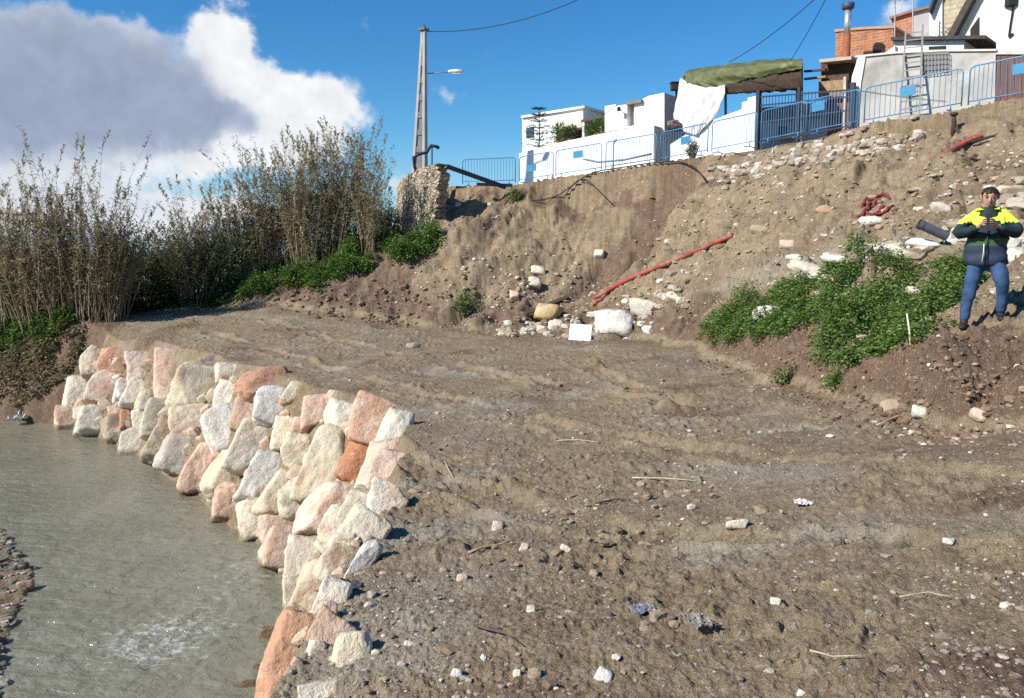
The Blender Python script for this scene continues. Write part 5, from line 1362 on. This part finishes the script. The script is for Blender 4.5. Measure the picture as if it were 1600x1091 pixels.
slab(P7, [(1427.2, 18), (1452, 12), (1452, 100), (1427.2, 100)], 3.5, 'grey_wall', mat('grey_render', (0.36, 0.35, 0.34), 0.9, 0.12, 2, 0.3), h)
slab(P7, [(1390, 26), (1416, 18), (1453, 9), (1453, 12), (1416, 21.5), (1390, 30)], 3.7, 'roof', mat('tile_edge', (0.25, 0.15, 0.10), 0.9, 0.2, 5), h, -0.15)
P8 = PB.shift(2.6)
h = house('lean_to', P8, 1400, 90, 'low white lean-to with a dark flat roof behind the cement wall', 'lean-to')
slab(P8, [(1397, 63), (1506, 60), (1506, 110), (1397, 110)], 2.0, 'wall', WHITE2, h)
slab(P8, [(1392, 58), (1540, 55), (1540, 60.5), (1392, 63)], 2.4, 'roof', mat('bitumen', (0.06, 0.055, 0.05), 0.9, 0.2, 6), h, -0.2)
slab(P8, [(1451, 73), (1478, 71.5), (1478, 78), (1451, 80)], 0.05, 'vent', DARK, h, -0.025)
tag(slab(PB, [(1384, 82), (1398, 72), (1400, 90), (1384, 90)], 0.3, 'masonry_fin', WHITE, None, 1.4), 'little white masonry fin between brick house and lean-to', 'masonry')
P9 = PB.shift(4.6)
h = house('gable_house', P9, 1455, 90, 'tall white house with a beige gable and sloping dark verge at the right edge')
slab(P9, [(1452, 18), (1464, -12), (1472, -30), (1472, 100), (1452, 100)], 5.0, 'side_wall', WHITE, h)
slab(P9, [(1472.2, -60), (1548, -60), (1480, 60), (1472.2, 60)], 4.5, 'gable', BEIGE, h, 0.1)
slab(P9, [(1548, -60), (1640, -60), (1640, 90), (1472.2, 90), (1480, 60)], 4.5, 'wall', mat('cream_wash', (0.66, 0.63, 0.56), 0.9, 0.08, 2, 0.2, dirt=(0.5, 0.46, 0.4), dirt_amt=0.08), h, 0.0)
slab(P9, [(1545, -66), (1554, -66), (1489, 58), (1478, 58)], 0.4, 'verge', mat('dark_verge', (0.07, 0.06, 0.055), 0.9, 0.2, 5), h, -0.35)
slab(P9, [(1449, 18), (1474, -45), (1474, -38), (1452, 20)], 0.5, 'eave', mat('dark_eave', (0.06, 0.055, 0.05), 0.9), h, -0.3)
slab(P9, [(1516, 46), (1530, 26), (1530, 80), (1516, 80)], 0.05, 'doorway', DARK, h, -0.03)  # no recess here: a near-black panel paints the shadow of the opening
h = house('end_house', PB.shift(3.0), 1562, 80, 'white house front at the far right with trailing cables')
P10 = PB.shift(3.0)
slab(P10, [(1560, -60), (1680, -60), (1680, 100), (1556, 100)], 4, 'wall', WHITE2, h)
mbk = MB(); p_ = P10.shift(-0.05)
mbk.tube([p_(1584, -20), p_(1583, 12), p_(1579, 36), p_(1576, 58)], 0.025, 6); mbk.tube([p_(1576, 58), p_(1583, 52)], 0.03, 6)
o = mbk.build('cable', BLACK, h); o.location = -h.location
mbk = MB(); mbk.box(p_(1580, 2), (0.25, 0.25, 0.3)); o = mbk.build('junction_box', DARK, h); o.location = -h.location
# ladder, masts
h = house('metal_ladder', PB, 1405, 195, 'tall rusty metal ladder leaning on the cement wall', 'ladder')
def ladder():
    A0, A1 = PB.shift(-0.7)(1405, 196), PB.shift(0.2)(1416, 40); B0, B1 = PB.shift(-0.7)(1436, 190), PB.shift(0.2)(1442, 38); o0 = np.array(h.location); IR = mat('ladder_iron', (0.24, 0.22, 0.21), 0.6, 0.2, 6)
    for a, b in ((A0, A1), (B0, B1)):
        mb = MB(); mb.bar(a - o0, b - o0, 0.05, 0.05); mb.build('rail', IR, h)
    for i in range(1, 13):
        t = i / 13; mb = MB(); mb.bar(A0 + (A1 - A0) * t - o0, B0 + (B1 - B0) * t - o0, 0.03); mb.build('rung', IR, h)
ladder()
for (px, py, pt, off, lab) in [(1399, 60, -14, 3.4, 'thin antenna mast left of the ladder top'), (1427, 60, -30, 3.2, 'taller antenna mast above the upper brick house')]:
    a = PB.shift(off)(px, py); b = PB.shift(off)(px, pt); mb = MB(); root = empty('antenna_mast', a); tag(root, lab, 'antenna')
    mb.tube([(0, 0, -0.5), tuple(b - a)], 0.022, 7); mb.build('mast', mat('mast_steel', (0.3, 0.3, 0.32), 0.5, metal=0.5), root)
    mb = MB(); zt = (b - a)[2]
    for k in range(5):
        z = zt * 0.75 + k * 0.001; mb.bar((-.35 + k * .16, -.25, zt * .8), (-.35 + k * .16, .25, zt * .8), 0.012)
    mb.bar((-.45, 0, zt * .8), (.4, 0, zt * .8), 0.015); mb.build('aerial', mat('mast_steel', (0.3, 0.3, 0.32), 0.5, metal=0.5), root)

# ------------------------------------------------------------------ crowd barriers along the edge
CR = Pl  # plan line of the crest
crest = [np.array(p) for p in CREST[1:7]]
def crest_at(px, back=0.35):
    r = ray(px, 250)[:2]
    for a, b in zip(crest[:-1], crest[1:]):
        d = b - a; n = np.array([-d[1], d[0]]); n = n / np.linalg.norm(n); n = n if n[1] > 0 else -n
        A = np.array([[r[0], -d[0]], [r[1], -d[1]]]); t, s = np.linalg.solve(A, a + n * back)
        if -0.02 <= s <= 1.02: return r * t
    return r * 30
def barrier(pxa, pxb, label, plate=None, plate_h=0.72, tip=0.0):
    a, b = crest_at(pxa), crest_at(pxb); za, zb = float(street_z(a[0])) + 0.03, float(street_z(b[0])) + 0.03
    root = empty('crowd_barrier', (a[0], a[1], za)); tag(root, label, 'barrier', 'blue crowd barriers along the broken street edge')
    d = np.array([b[0] - a[0], b[1] - a[1], zb - za]); L = np.linalg.norm(d); ux = d / L; uz = np.array([0, 0, 1.0]); pt = lambda s, z: ux * s + uz * z
    nrm = np.array([-ux[1], ux[0], 0]); nrm /= np.linalg.norm(nrm); nrm = nrm if nrm[1] > 0 else -nrm
    c = 0.12; mb = MB()
    loop = [pt(0.02, 0.12), pt(0.02, 1.1 - c), pt(0.05, 1.1 - .04), pt(0.02 + c, 1.1), pt(L - .02 - c, 1.1), pt(L - .05, 1.1 - .04), pt(L - .02, 1.1 - c), pt(L - .02, 0.12)]
    mb.tube(loop, 0.019, 8); mb.tube([pt(0.02, 0.2), pt(L - .02, 0.2)], 0.015, 8); mb.build('frame', BLUE, root, True)
    mb = MB(); n = 17
    for i in range(n):
        s = 0.02 + (L - 0.04) * (i + 1) / (n + 1); mb.tube([pt(s, 0.2), pt(s, 1.1)], 0.0085, 5, cap=False)
    mb.build('bars', BLUE, root, True)
    for s in (0.28, L - 0.28):
        mb = MB(); mb.tube([pt(s, 0.2), pt(s, 0.06)], 0.018, 7); mb.tube([pt(s, 0.03) - nrm * 0.3, pt(s, 0.06), pt(s, 0.03) + nrm * 0.3], 0.018, 7); mb.build('foot', BLUE, root, True)
    if plate is not None:
        mb = MB(); R = Matrix((ux, nrm, np.cross(ux, nrm))).transposed(); mb.box(pt(L * plate, plate_h) - nrm * 0.025, (0.42, 0.012, 0.26), R); mb.build('plate', CYAN, root)
    return root
for a in [(722, 806, 'leftmost blue barrier standing against the sky beyond the masonry'), (811, 865, 'blue barrier with plate at the left end of the white garden wall', .38, .58),
          (868, 941, 'blue barrier with a high plate in front of the white garden wall', .5, .82), (946, 1026, 'plain blue barrier in front of the porch block'),
          (1031, 1106, 'blue barrier with plate below the pale hanging sheet', .55, .66), (1111, 1182, 'plain blue barrier in front of the stepped white parapet'),
          (1187, 1258, 'plain blue barrier before the left half of the iron railing'), (1262, 1340, 'blue barrier with plate before the right half of the iron railing', .18, .85),
          (1346, 1498, 'long blue barrier with plate before the cement wall', .46, .78), (1506, 1640, 'rightmost blue barrier with plate before the brown gate', .62, .80)]:
    barrier(*a)
def fallen_bar():
    P = [np.append(crest_at(px, 0.2), 0) for px in (912, 935, 975, 1018)]
    for p, dz in zip(P, (.62, .42, .36, .42)): p[2] = float(street_z(p[0])) + dz
    mb = MB(); mb.tube(P, 0.035, 8); tag(mb.build('fallen_rail', mat('steel_blue_rail', (0.12, 0.19, 0.25), 0.5), smooth=True, loc=tuple(P[0])), 'bent steel rail lying across two barriers', 'rail')
fallen_bar()

# ------------------------------------------------------------------ utility pole, lamp, wires
CONC = mat('pole_concrete', (0.36, 0.35, 0.325), 0.9, 0.12, 2, 0.3, 25, dirt=(0.3, 0.28, 0.25), dirt_amt=0.08)
def pole():
    Y = 33.6; base = at(655, 280, Y); base[2] = 8.15; top = at(665, 50, Y); H = top[2] - base[2]
    root = empty('utility_pole', base, (0, 0, rad(-32))); tag(root, 'tall tapered concrete utility pole standing behind the rubble masonry', 'pole')
    w0, w1 = 0.72, 0.2; dx = top[0] - base[0]
    def leg(side):
        mb = MB(); vs = []
        for z, w_ in ((0, w0), (H, w1)):
            cx = side * (w_ / 2 - 0.06) + dx * z / H
            for (ax, ay) in ((-.06, -.11), (.06, -.11), (.06, .11), (-.06, .11)): vs.append((cx + ax, ay * (1 - .35 * z / H), z))
        mb.add(vs, [(0, 1, 5, 4), (1, 2, 6, 5), (2, 3, 7, 6), (3, 0, 4, 7), (0, 3, 2, 1), (4, 5, 6, 7)]); mb.build('leg', CONC, root)
    leg(-1); leg(1)
    mb = MB(); k = 9
    for i in range(k):      # web with openings between the rungs
        for (f0, f1, th) in ((i / k, (i + 0.35) / k, 0.10), ((i + 0.35) / k, (i + 1) / k, 0.05)):
            vs = []
            for f in (f0, f1):
                w_ = (w0 + (w1 - w0) * f) / 2 - 0.125; cx = dx * f
                for (sx, sy) in ((-1, -1), (1, -1), (1, 1), (-1, 1)): vs.append((cx + sx * max(w_, .005), sy * th * .7, H * f))
            mb.add(vs, [(0, 1, 5, 4), (1, 2, 6, 5), (2, 3, 7, 6), (3, 0, 4, 7), (0, 3, 2, 1), (4, 5, 6, 7)])
    mb.build('web', mat('pole_web', (0.17, 0.175, 0.18), 0.9, 0.15, 2), root)
    mb = MB(); mb.box((dx, 0, H + 0.05), (0.3, 0.3, 0.1)); mb.tube([(dx, 0, H), (dx, 0, H + .25)], .03, 8); mb.tube([(dx - .05, 0, H + .05), (dx + .3, -.1, H + .02)], .025, 6); mb.build('pole_head', mat('pole_bracket', (0.12, 0.12, 0.13), 0.6), root)
    lamp = empty('street_lamp', at(671, 115, Y)); tag(lamp, 'street lamp on a thin arm fixed to the concrete pole', 'street lamp')
    e = at(702, 113, Y - 0.3) - at(671, 115, Y)
    mb = MB(); mb.tube([(-.1, 0, 0), tuple(e * 0.5 + np.array([0, 0, .01])), tuple(e)], [.022, .02, .018], 8); mb.build('arm', mat('lamp_arm', (0.2, 0.21, 0.23), 0.5), lamp, True)
    mb = MB(); c = e + np.array([0.27, 0, .03]); mb.tube([c - np.array([.32, 0, 0]), c - np.array([.2, 0, 0]), c, c + np.array([.22, 0, 0]), c + np.array([.3, 0, 0])], [.04, .075, .095, .07, .02], 10); mb.build('lamp_head', mat('lamp_shell', (0.62, 0.64, 0.66), 0.4), lamp, True)
    mb = MB(); mb.box(c - np.array([0, 0, .085]), (.34, .12, .03)); mb.build('diffuser', mat('lamp_glass', (0.7, 0.72, 0.72), 0.2), lamp)
    return base, top
PB0, PT0 = pole()
def wire(a, b, sag, label, r=0.018):
    a, b = np.array(a), np.array(b); P = [a + (b - a) * t - np.array([0, 0, 4 * sag * t * (1 - t)]) for t in np.linspace(0, 1, 28)]
    mb = MB(); mb.tube(P, r, 6); tag(mb.build('overhead_cable', BLACK, smooth=True, loc=tuple(a)), label, 'cable')
wire(PT0 + np.array([.05, 0, .02]), at(960, -28, 31), 0.5, 'overhead cable running from the pole top to the upper edge', 0.015)
wire(at(1140, 97, 29), at(1330, -55, 22), 0.2, 'left of two overhead cables rising from the tarpaulin shelter', .012)
wire(at(1236, 94, 28), at(1320, -60, 24), 0.1, 'right, steeper overhead cable rising from the tarpaulin shelter', .012)
def bent_rail():
    Y = 32.6; P = [at(px, py, Y) for px, py in ((656, 272), (648, 262), (646, 246), (655, 241), (667, 238), (673, 228), (682, 229), (686, 232))]
    mb = MB(); mb.tube(P, 0.065, 8); tag(mb.build('bent_rail', mat('dark_blue_steel', (0.018, 0.022, 0.04), 0.5), smooth=True, loc=tuple(P[0])), 'bent dark handrail twisted up beside the utility pole', 'rail')
    a, b = at(698, 260, 31.2), at(790, 293, 32.4); mb = MB(); mb.bar(a, b, 0.1, 0.16)
    tag(mb.build('fallen_beam', mat('slate_steel', (0.035, 0.05, 0.075), 0.5), loc=tuple(a)), 'dark steel beam sloping down from the top of the masonry', 'beam')
    a, b = at(745, 288, 32.2), at(800, 290, 32.6); mb = MB(); mb.bar(a, b, 0.12, 0.12)
    tag(mb.build('fallen_beam', mat('slate_steel', (0.035, 0.05, 0.075), 0.5), loc=tuple(a)), 'short dark steel beam lying level at the street end', 'beam')
    a = at(676, 240, 32.8); mb = MB(); mb.tube([at(675, 270, 32.9), at(675, 225, 32.9)], .03, 7)
    tag(mb.build('post', NAVY, loc=tuple(a)), 'thin dark post beside the bent handrail', 'post')
bent_rail()

# ------------------------------------------------------------------ the man on the bank
def skinned(chains, name, mats, parent, sub=2, root_i=0):
    """chains: lists of (x, y, z, radius or (rx, ry)); equal points are shared"""
    V = []; E = []; Rr = []; idx = {}
    for ch in chains:
        prev = None
        for p in ch:
            k = tuple(round(c, 4) for c in p[:3])
            if k not in idx: idx[k] = len(V); V.append(p[:3]); Rr.append(p[3] if isinstance(p[3], tuple) else (p[3], p[3]))
            if prev is not None and prev != idx[k]: E.append((prev, idx[k]))
            prev = idx[k]
    me = bpy.data.meshes.new(name); me.from_pydata(V, E, []); me.update()
    o = bpy.data.objects.new(name, me); col.objects.link(o)
    sk = o.modifiers.new('skin', 'SKIN'); sk.use_smooth_shade = True
    for i, s in enumerate(me.skin_vertices[0].data): s.radius = Rr[i]; s.use_root = (i == root_i)
    if sub: sb = o.modifiers.new('sub', 'SUBSURF'); sb.levels = sub; sb.render_levels = sub
    dg = bpy.context.evaluated_depsgraph_get(); m2 = bpy.data.meshes.new_from_object(o.evaluated_get(dg))
    o.modifiers.clear(); o.data = m2; bpy.data.meshes.remove(me)
    for m in (mats if isinstance(mats, list) else [mats]): m2.materials.append(m)
    m2.polygons.foreach_set('use_smooth', np.ones(len(m2.polygons), bool))
    o.parent = parent; return o
def person():
    SKIN = mat('skin', (0.46, 0.27, 0.19), 0.55, 0.06, 20); HAIR = mat('dark_hair', (0.022, 0.016, 0.012), 0.6, 0.2, 60)
    HIVIS = mat('hi_vis_yellow', (0.66, 0.80, 0.06), 0.7, 0.05, 8); GREEN = mat('bottle_green', (0.012, 0.028, 0.032), 0.75, 0.15, 10); BAND = mat('green_band', (0.045, 0.09, 0.035), 0.75, 0.1, 10)
    NAV = mat('navy_cloth', (0.026, 0.040, 0.070), 0.75, 0.18, 12); JEAN = mat('blue_denim', (0.032, 0.075, 0.16), 0.85, 0.4, 7, dirt=(0.10, 0.17, 0.29), dirt_amt=0.05, dscale=3); BOOT = mat('boot_leather', (0.022, 0.02, 0.022), 0.6)
    q = at(1533, 517, 10.0); yw = math.atan2(q[0], 10.0); cw, sw = math.cos(yw), math.sin(yw)
    fw = lambda x, y: (q[0] + 1.04 * (x * cw + y * sw), 10.0 + 1.04 * (-x * sw + y * cw))
    sole = lambda x, y: max(ground(*fw(x, y - .14)), ground(*fw(x, y)))
    gl = sole(-.195, 0) - .03; g2 = sole(.20, .04) - .03
    root = empty('person', (q[0], 10.0, gl)); yaw = math.atan2(q[0], 10.0); root.rotation_euler = (0, 0, -yaw); root.scale = (1.04,) * 3
    tag(root, 'man in yellow and navy work jacket and jeans looking down at his phone', 'person')
    s2 = max(-0.05, min(0.25, (g2 - gl) / 1.04))
    an1 = (-.185, .0, .075); kn1 = (-.145, -.06, .48); hp1 = (-.10, 0, .87)
    an2 = (.19, .04, .075 + s2); kn2 = (.185, -.13, .51 + s2 * .7); hp2 = (.10, 0, .87)
    # body: skin of head, neck, torso, arms and hands in one surface
    pel = (0, 0, .90); ch = (0, .0, 1.22); nk = (0, -.01, 1.43); 
    sh = lambda s: (s * .165, .0, 1.335); el = lambda s: (s * .30, -.07, 1.135); wr = lambda s: (s * .075, -.285, 1.225); ha = lambda s: (s * .045, -.335, 1.26)
    chains = [[(*pel, (.13, .10)), (0, 0, 1.05, (.13, .10)), (*ch, (.15, .11)), (0, 0, 1.35, (.08, .065)), (*nk, .06), (0, -.03, 1.475, .064), (0, -.05, 1.525, (.078, .09)), (0, -.045, 1.59, (.084, .102)), (0, -.032, 1.645, (.070, .085))]]
    for s in (-1, 1):
        chains.append([(0, 0, 1.35, (.08, .065)), (*sh(s), .045), (*el(s), .042), (*wr(s), .028), (*ha(s), (.026, .040))])
        chains.append([(*pel, (.13, .10)), ((hp1 if s < 0 else hp2) + (.085,)), ((kn1 if s < 0 else kn2) + (.056,)), ((an1 if s < 0 else an2) + (.036,))])
        # five fingers closed round the phone
        for k in range(4):
            z = 1.295 - .022 * k; L = (.9, 1.0, .95, .8)[k]
            chains.append([(*ha(s), (.026, .040)), (s * .052, -.365, z, .0095), (s * .040, -.365 - .032 * L, z + .004, .0085), (s * .012, -.372 - .034 * L, z + .004, .0075)])
        chains.append([(*ha(s), (.026, .040)), (s * .03, -.335, 1.305, .011), (s * .016, -.352, 1.332, .009)])
    skinned(chains, 'body', SKIN, root, 2)
    # face: nose, brows, eyes, mouth, ears laid on the head, tilted down
    tilt = Matrix.Rotation(rad(16), 3, 'X')
    def hp(x, y, z): v = tilt @ Vector((x, y, z)); return (v.x * 1.06, v.y * 1.06 - .045, v.z * 1.06 + 1.565)
    mb = MB(); mb.tube([hp(0, -.082, .03), hp(0, -.098, .0), hp(0, -.115, -.02), hp(0, -.09, -.032)], [.008, .012, .017, .010], 8); mb.build('nose', SKIN, root, True)
    for s in (-1, 1):
        mb = MB(); mb.tube([hp(s * .071, .005, .03), hp(s * .086, .012, .02), hp(s * .084, .012, -.015), hp(s * .07, .004, -.03)], [.008, .014, .012, .007], 8); mb.build('ear', SKIN, root, True)
        mb = MB(); mb.tube([hp(s * .014, -.090, .034), hp(s * .033, -.089, .040), hp(s * .055, -.076, .032)], [.004, .006, .004], 6); mb.build('eyebrow', HAIR, root, True)
        v, f = ico(2); o = big_mesh('eye', v * .0115 + np.array(hp(s * .032, -.080, .016)), f, mat('eye_dark', (0.05, .04, .035), .3), root)
    mb = MB(); mb.tube([hp(-.026, -.083, -.058), hp(0, -.094, -.056), hp(.026, -.083, -.058)], [.003, .006, .003], 6); mb.build('mouth', mat('lip', (0.30, 0.13, 0.11), .5), root, True)
    # hair: a cap over crown, sides and nape
    v, f = ico(4); hv = v * np.array([.094, .120, .098]); n3 = fbm3(v * 5, 3, 4)
    hv = hv * (1 + .06 * n3[:, None] + .02 * np.sin(v[:, 0] * 40)[:, None])
    keep = (v[:, 2] > 0.42 - 0.15 * n3) | ((v[:, 1] > 0.18) & (v[:, 2] > -.45)) | ((np.abs(v[:, 0]) > .80) & (v[:, 2] > .05) & (v[:, 1] > -.25))
    kf = keep[f].all(1); T = np.array(tilt)
    o = big_mesh('hair', hv @ T.T + np.array([0, -.030, 1.585]), f[kf], HAIR, root); md = o.modifiers.new('t', 'SOLIDIFY'); md.thickness = .012
    # jacket: hip-length, padded, sleeves bent up to the phone
    jc = [[(0, .0, .74, (.255, .175)), (0, 0, .84, (.25, .175)), (0, 0, 1.0, (.24, .17)), (0, -.005, 1.16, (.225, .16)), (0, 0, 1.29, (.19, .135)), (0, -.0, 1.39, (.125, .095)), (0, -.018, 1.455, (.105, .095))]]
    for s in (-1, 1):
        jc.append([(0, 0, 1.29, (.19, .135)), (s * .165, .0, 1.365, .088), (s * .255, -.03, 1.25, .082), (s * .305, -.075, 1.13, .074), (s * .20, -.19, 1.165, .062), (s * .098, -.27, 1.215, .050)])
    J = skinned(jc, 'jacket', [GREEN, HIVIS, NAV, BAND], root, 2)
    me = J.data; mi = np.zeros(len(me.polygons), np.int32)
    for p in me.polygons:
        c = p.center; fore = c.y < -.145 and c.z > 1.05
        if abs(c.x) < .045 and c.z > 1.38 : mi[p.index] = 0
        elif c.z > 1.265 and not fore: mi[p.index] = 1
        elif c.z < 1.01: mi[p.index] = 2
        elif c.z < 1.07 and abs(c.x) < .22: mi[p.index] = 3
    me.polygons.foreach_set('material_index', mi)
    n = np.array([v.co[:] for v in me.vertices]); d = 0.016 * fbm3(n * 9, 3, 7) + 0.006 * np.sin(n[:, 2] * 60 + 3 * vnoise3(n * 6, 3))
    nn = np.array([v.normal[:] for v in me.vertices]); me.vertices.foreach_set('co', (n + nn * d[:, None]).astype(np.float32).ravel())
    mb = MB(); C8 = [(.118 * math.cos(a), .105 * math.sin(a) - .015) for a in np.linspace(0, 6.283, 20)]
    mb.tube([(0, -.005, 1.36), (0, -.012, 1.40), (0, -.02, 1.43), (0, -.022, 1.45)], [.130, .112, .094, .088], 20, cap=False); mb.tube([(0, -.022, 1.45), (0, -.02, 1.41)], [.088, .07], 20, cap=False); mb.build('collar', GREEN, root, True)
    mb = MB(); mb.tube([(-.03, -.185, 1.02), (-.028, -.19, .92), (-.04, -.188, .80)], .006, 6); mb.build('drawstring', mat('pale_cord', (0.6, .62, .55), .6), root, True)
    mb = MB(); mb.tube([(0, -.172, 1.20), (0, -.182, 1.0), (0, -.188, .74)], .007, 6); mb.build('zip', mat('zip_tape', (0.012, .014, .018), .5), root, True)
    # jeans
    tr = [[(0, .0, .93, (.15, .115)), (0, .0, .86, (.165, .125))],
          [(0, .0, .86, (.165, .125)), (-.105, -.01, .80, .108), (kn1[0] + .0, kn1[1] - .005, kn1[2], .077), (-.172, -.03, .26, .066), (an1[0], an1[1], .10, .060)],
          [(0, .0, .86, (.165, .125)), (.105, -.02, .80, .108), (kn2[0], kn2[1] - .01, kn2[2], .080), (.193, -.04, .28 + s2, .066), (an2[0], an2[1], .10 + s2, .060)]]
    T_ = skinned(tr, 'jeans', JEAN, root, 2); me = T_.data
    n = np.array([v.co[:] for v in me.vertices]); nn = np.array([v.normal[:] for v in me.vertices]); d = 0.012 * fbm3(n * np.array([10, 10, 18]), 3, 9)
    me.vertices.foreach_set('co', (n + nn * d[:, None]).astype(np.float32).ravel())
    for (an, s) in ((an1, -1), (an2, 1)):
        b = an[2] - .085
        bo = skinned([[(an[0], an[1] + .05, b + .045, (.042, .045)), (an[0], an[1] - .0, b + .05, (.046, .05)), (an[0] + s * .01, an[1] - .10, b + .04, (.048, .038)), (an[0] + s * .02, an[1] - .17, b + .032, (.040, .026))], [(an[0], an[1] - .0, b + .05, (.046, .05)), (an[0], an[1], b + .15, .05)]], 'boot', BOOT, root, 2)
    ph = MB(); ph.box((0, 0, 0), (.074, .010, .14)); o = ph.build('phone', mat('phone_case', (0.012, .012, .014), .3, spec=.5), bevel=.006)
    o.location = root.matrix_basis @ Vector((0, -.368, 1.335)); o.location = Matrix.Rotation(-yaw, 4, 'Z') @ Vector((0, -.394, 1.35)) + root.location
    o.rotation_euler = (rad(-28), 0, -yaw); tag(o, 'dark phone held up in both hands by the man', 'phone')
person()
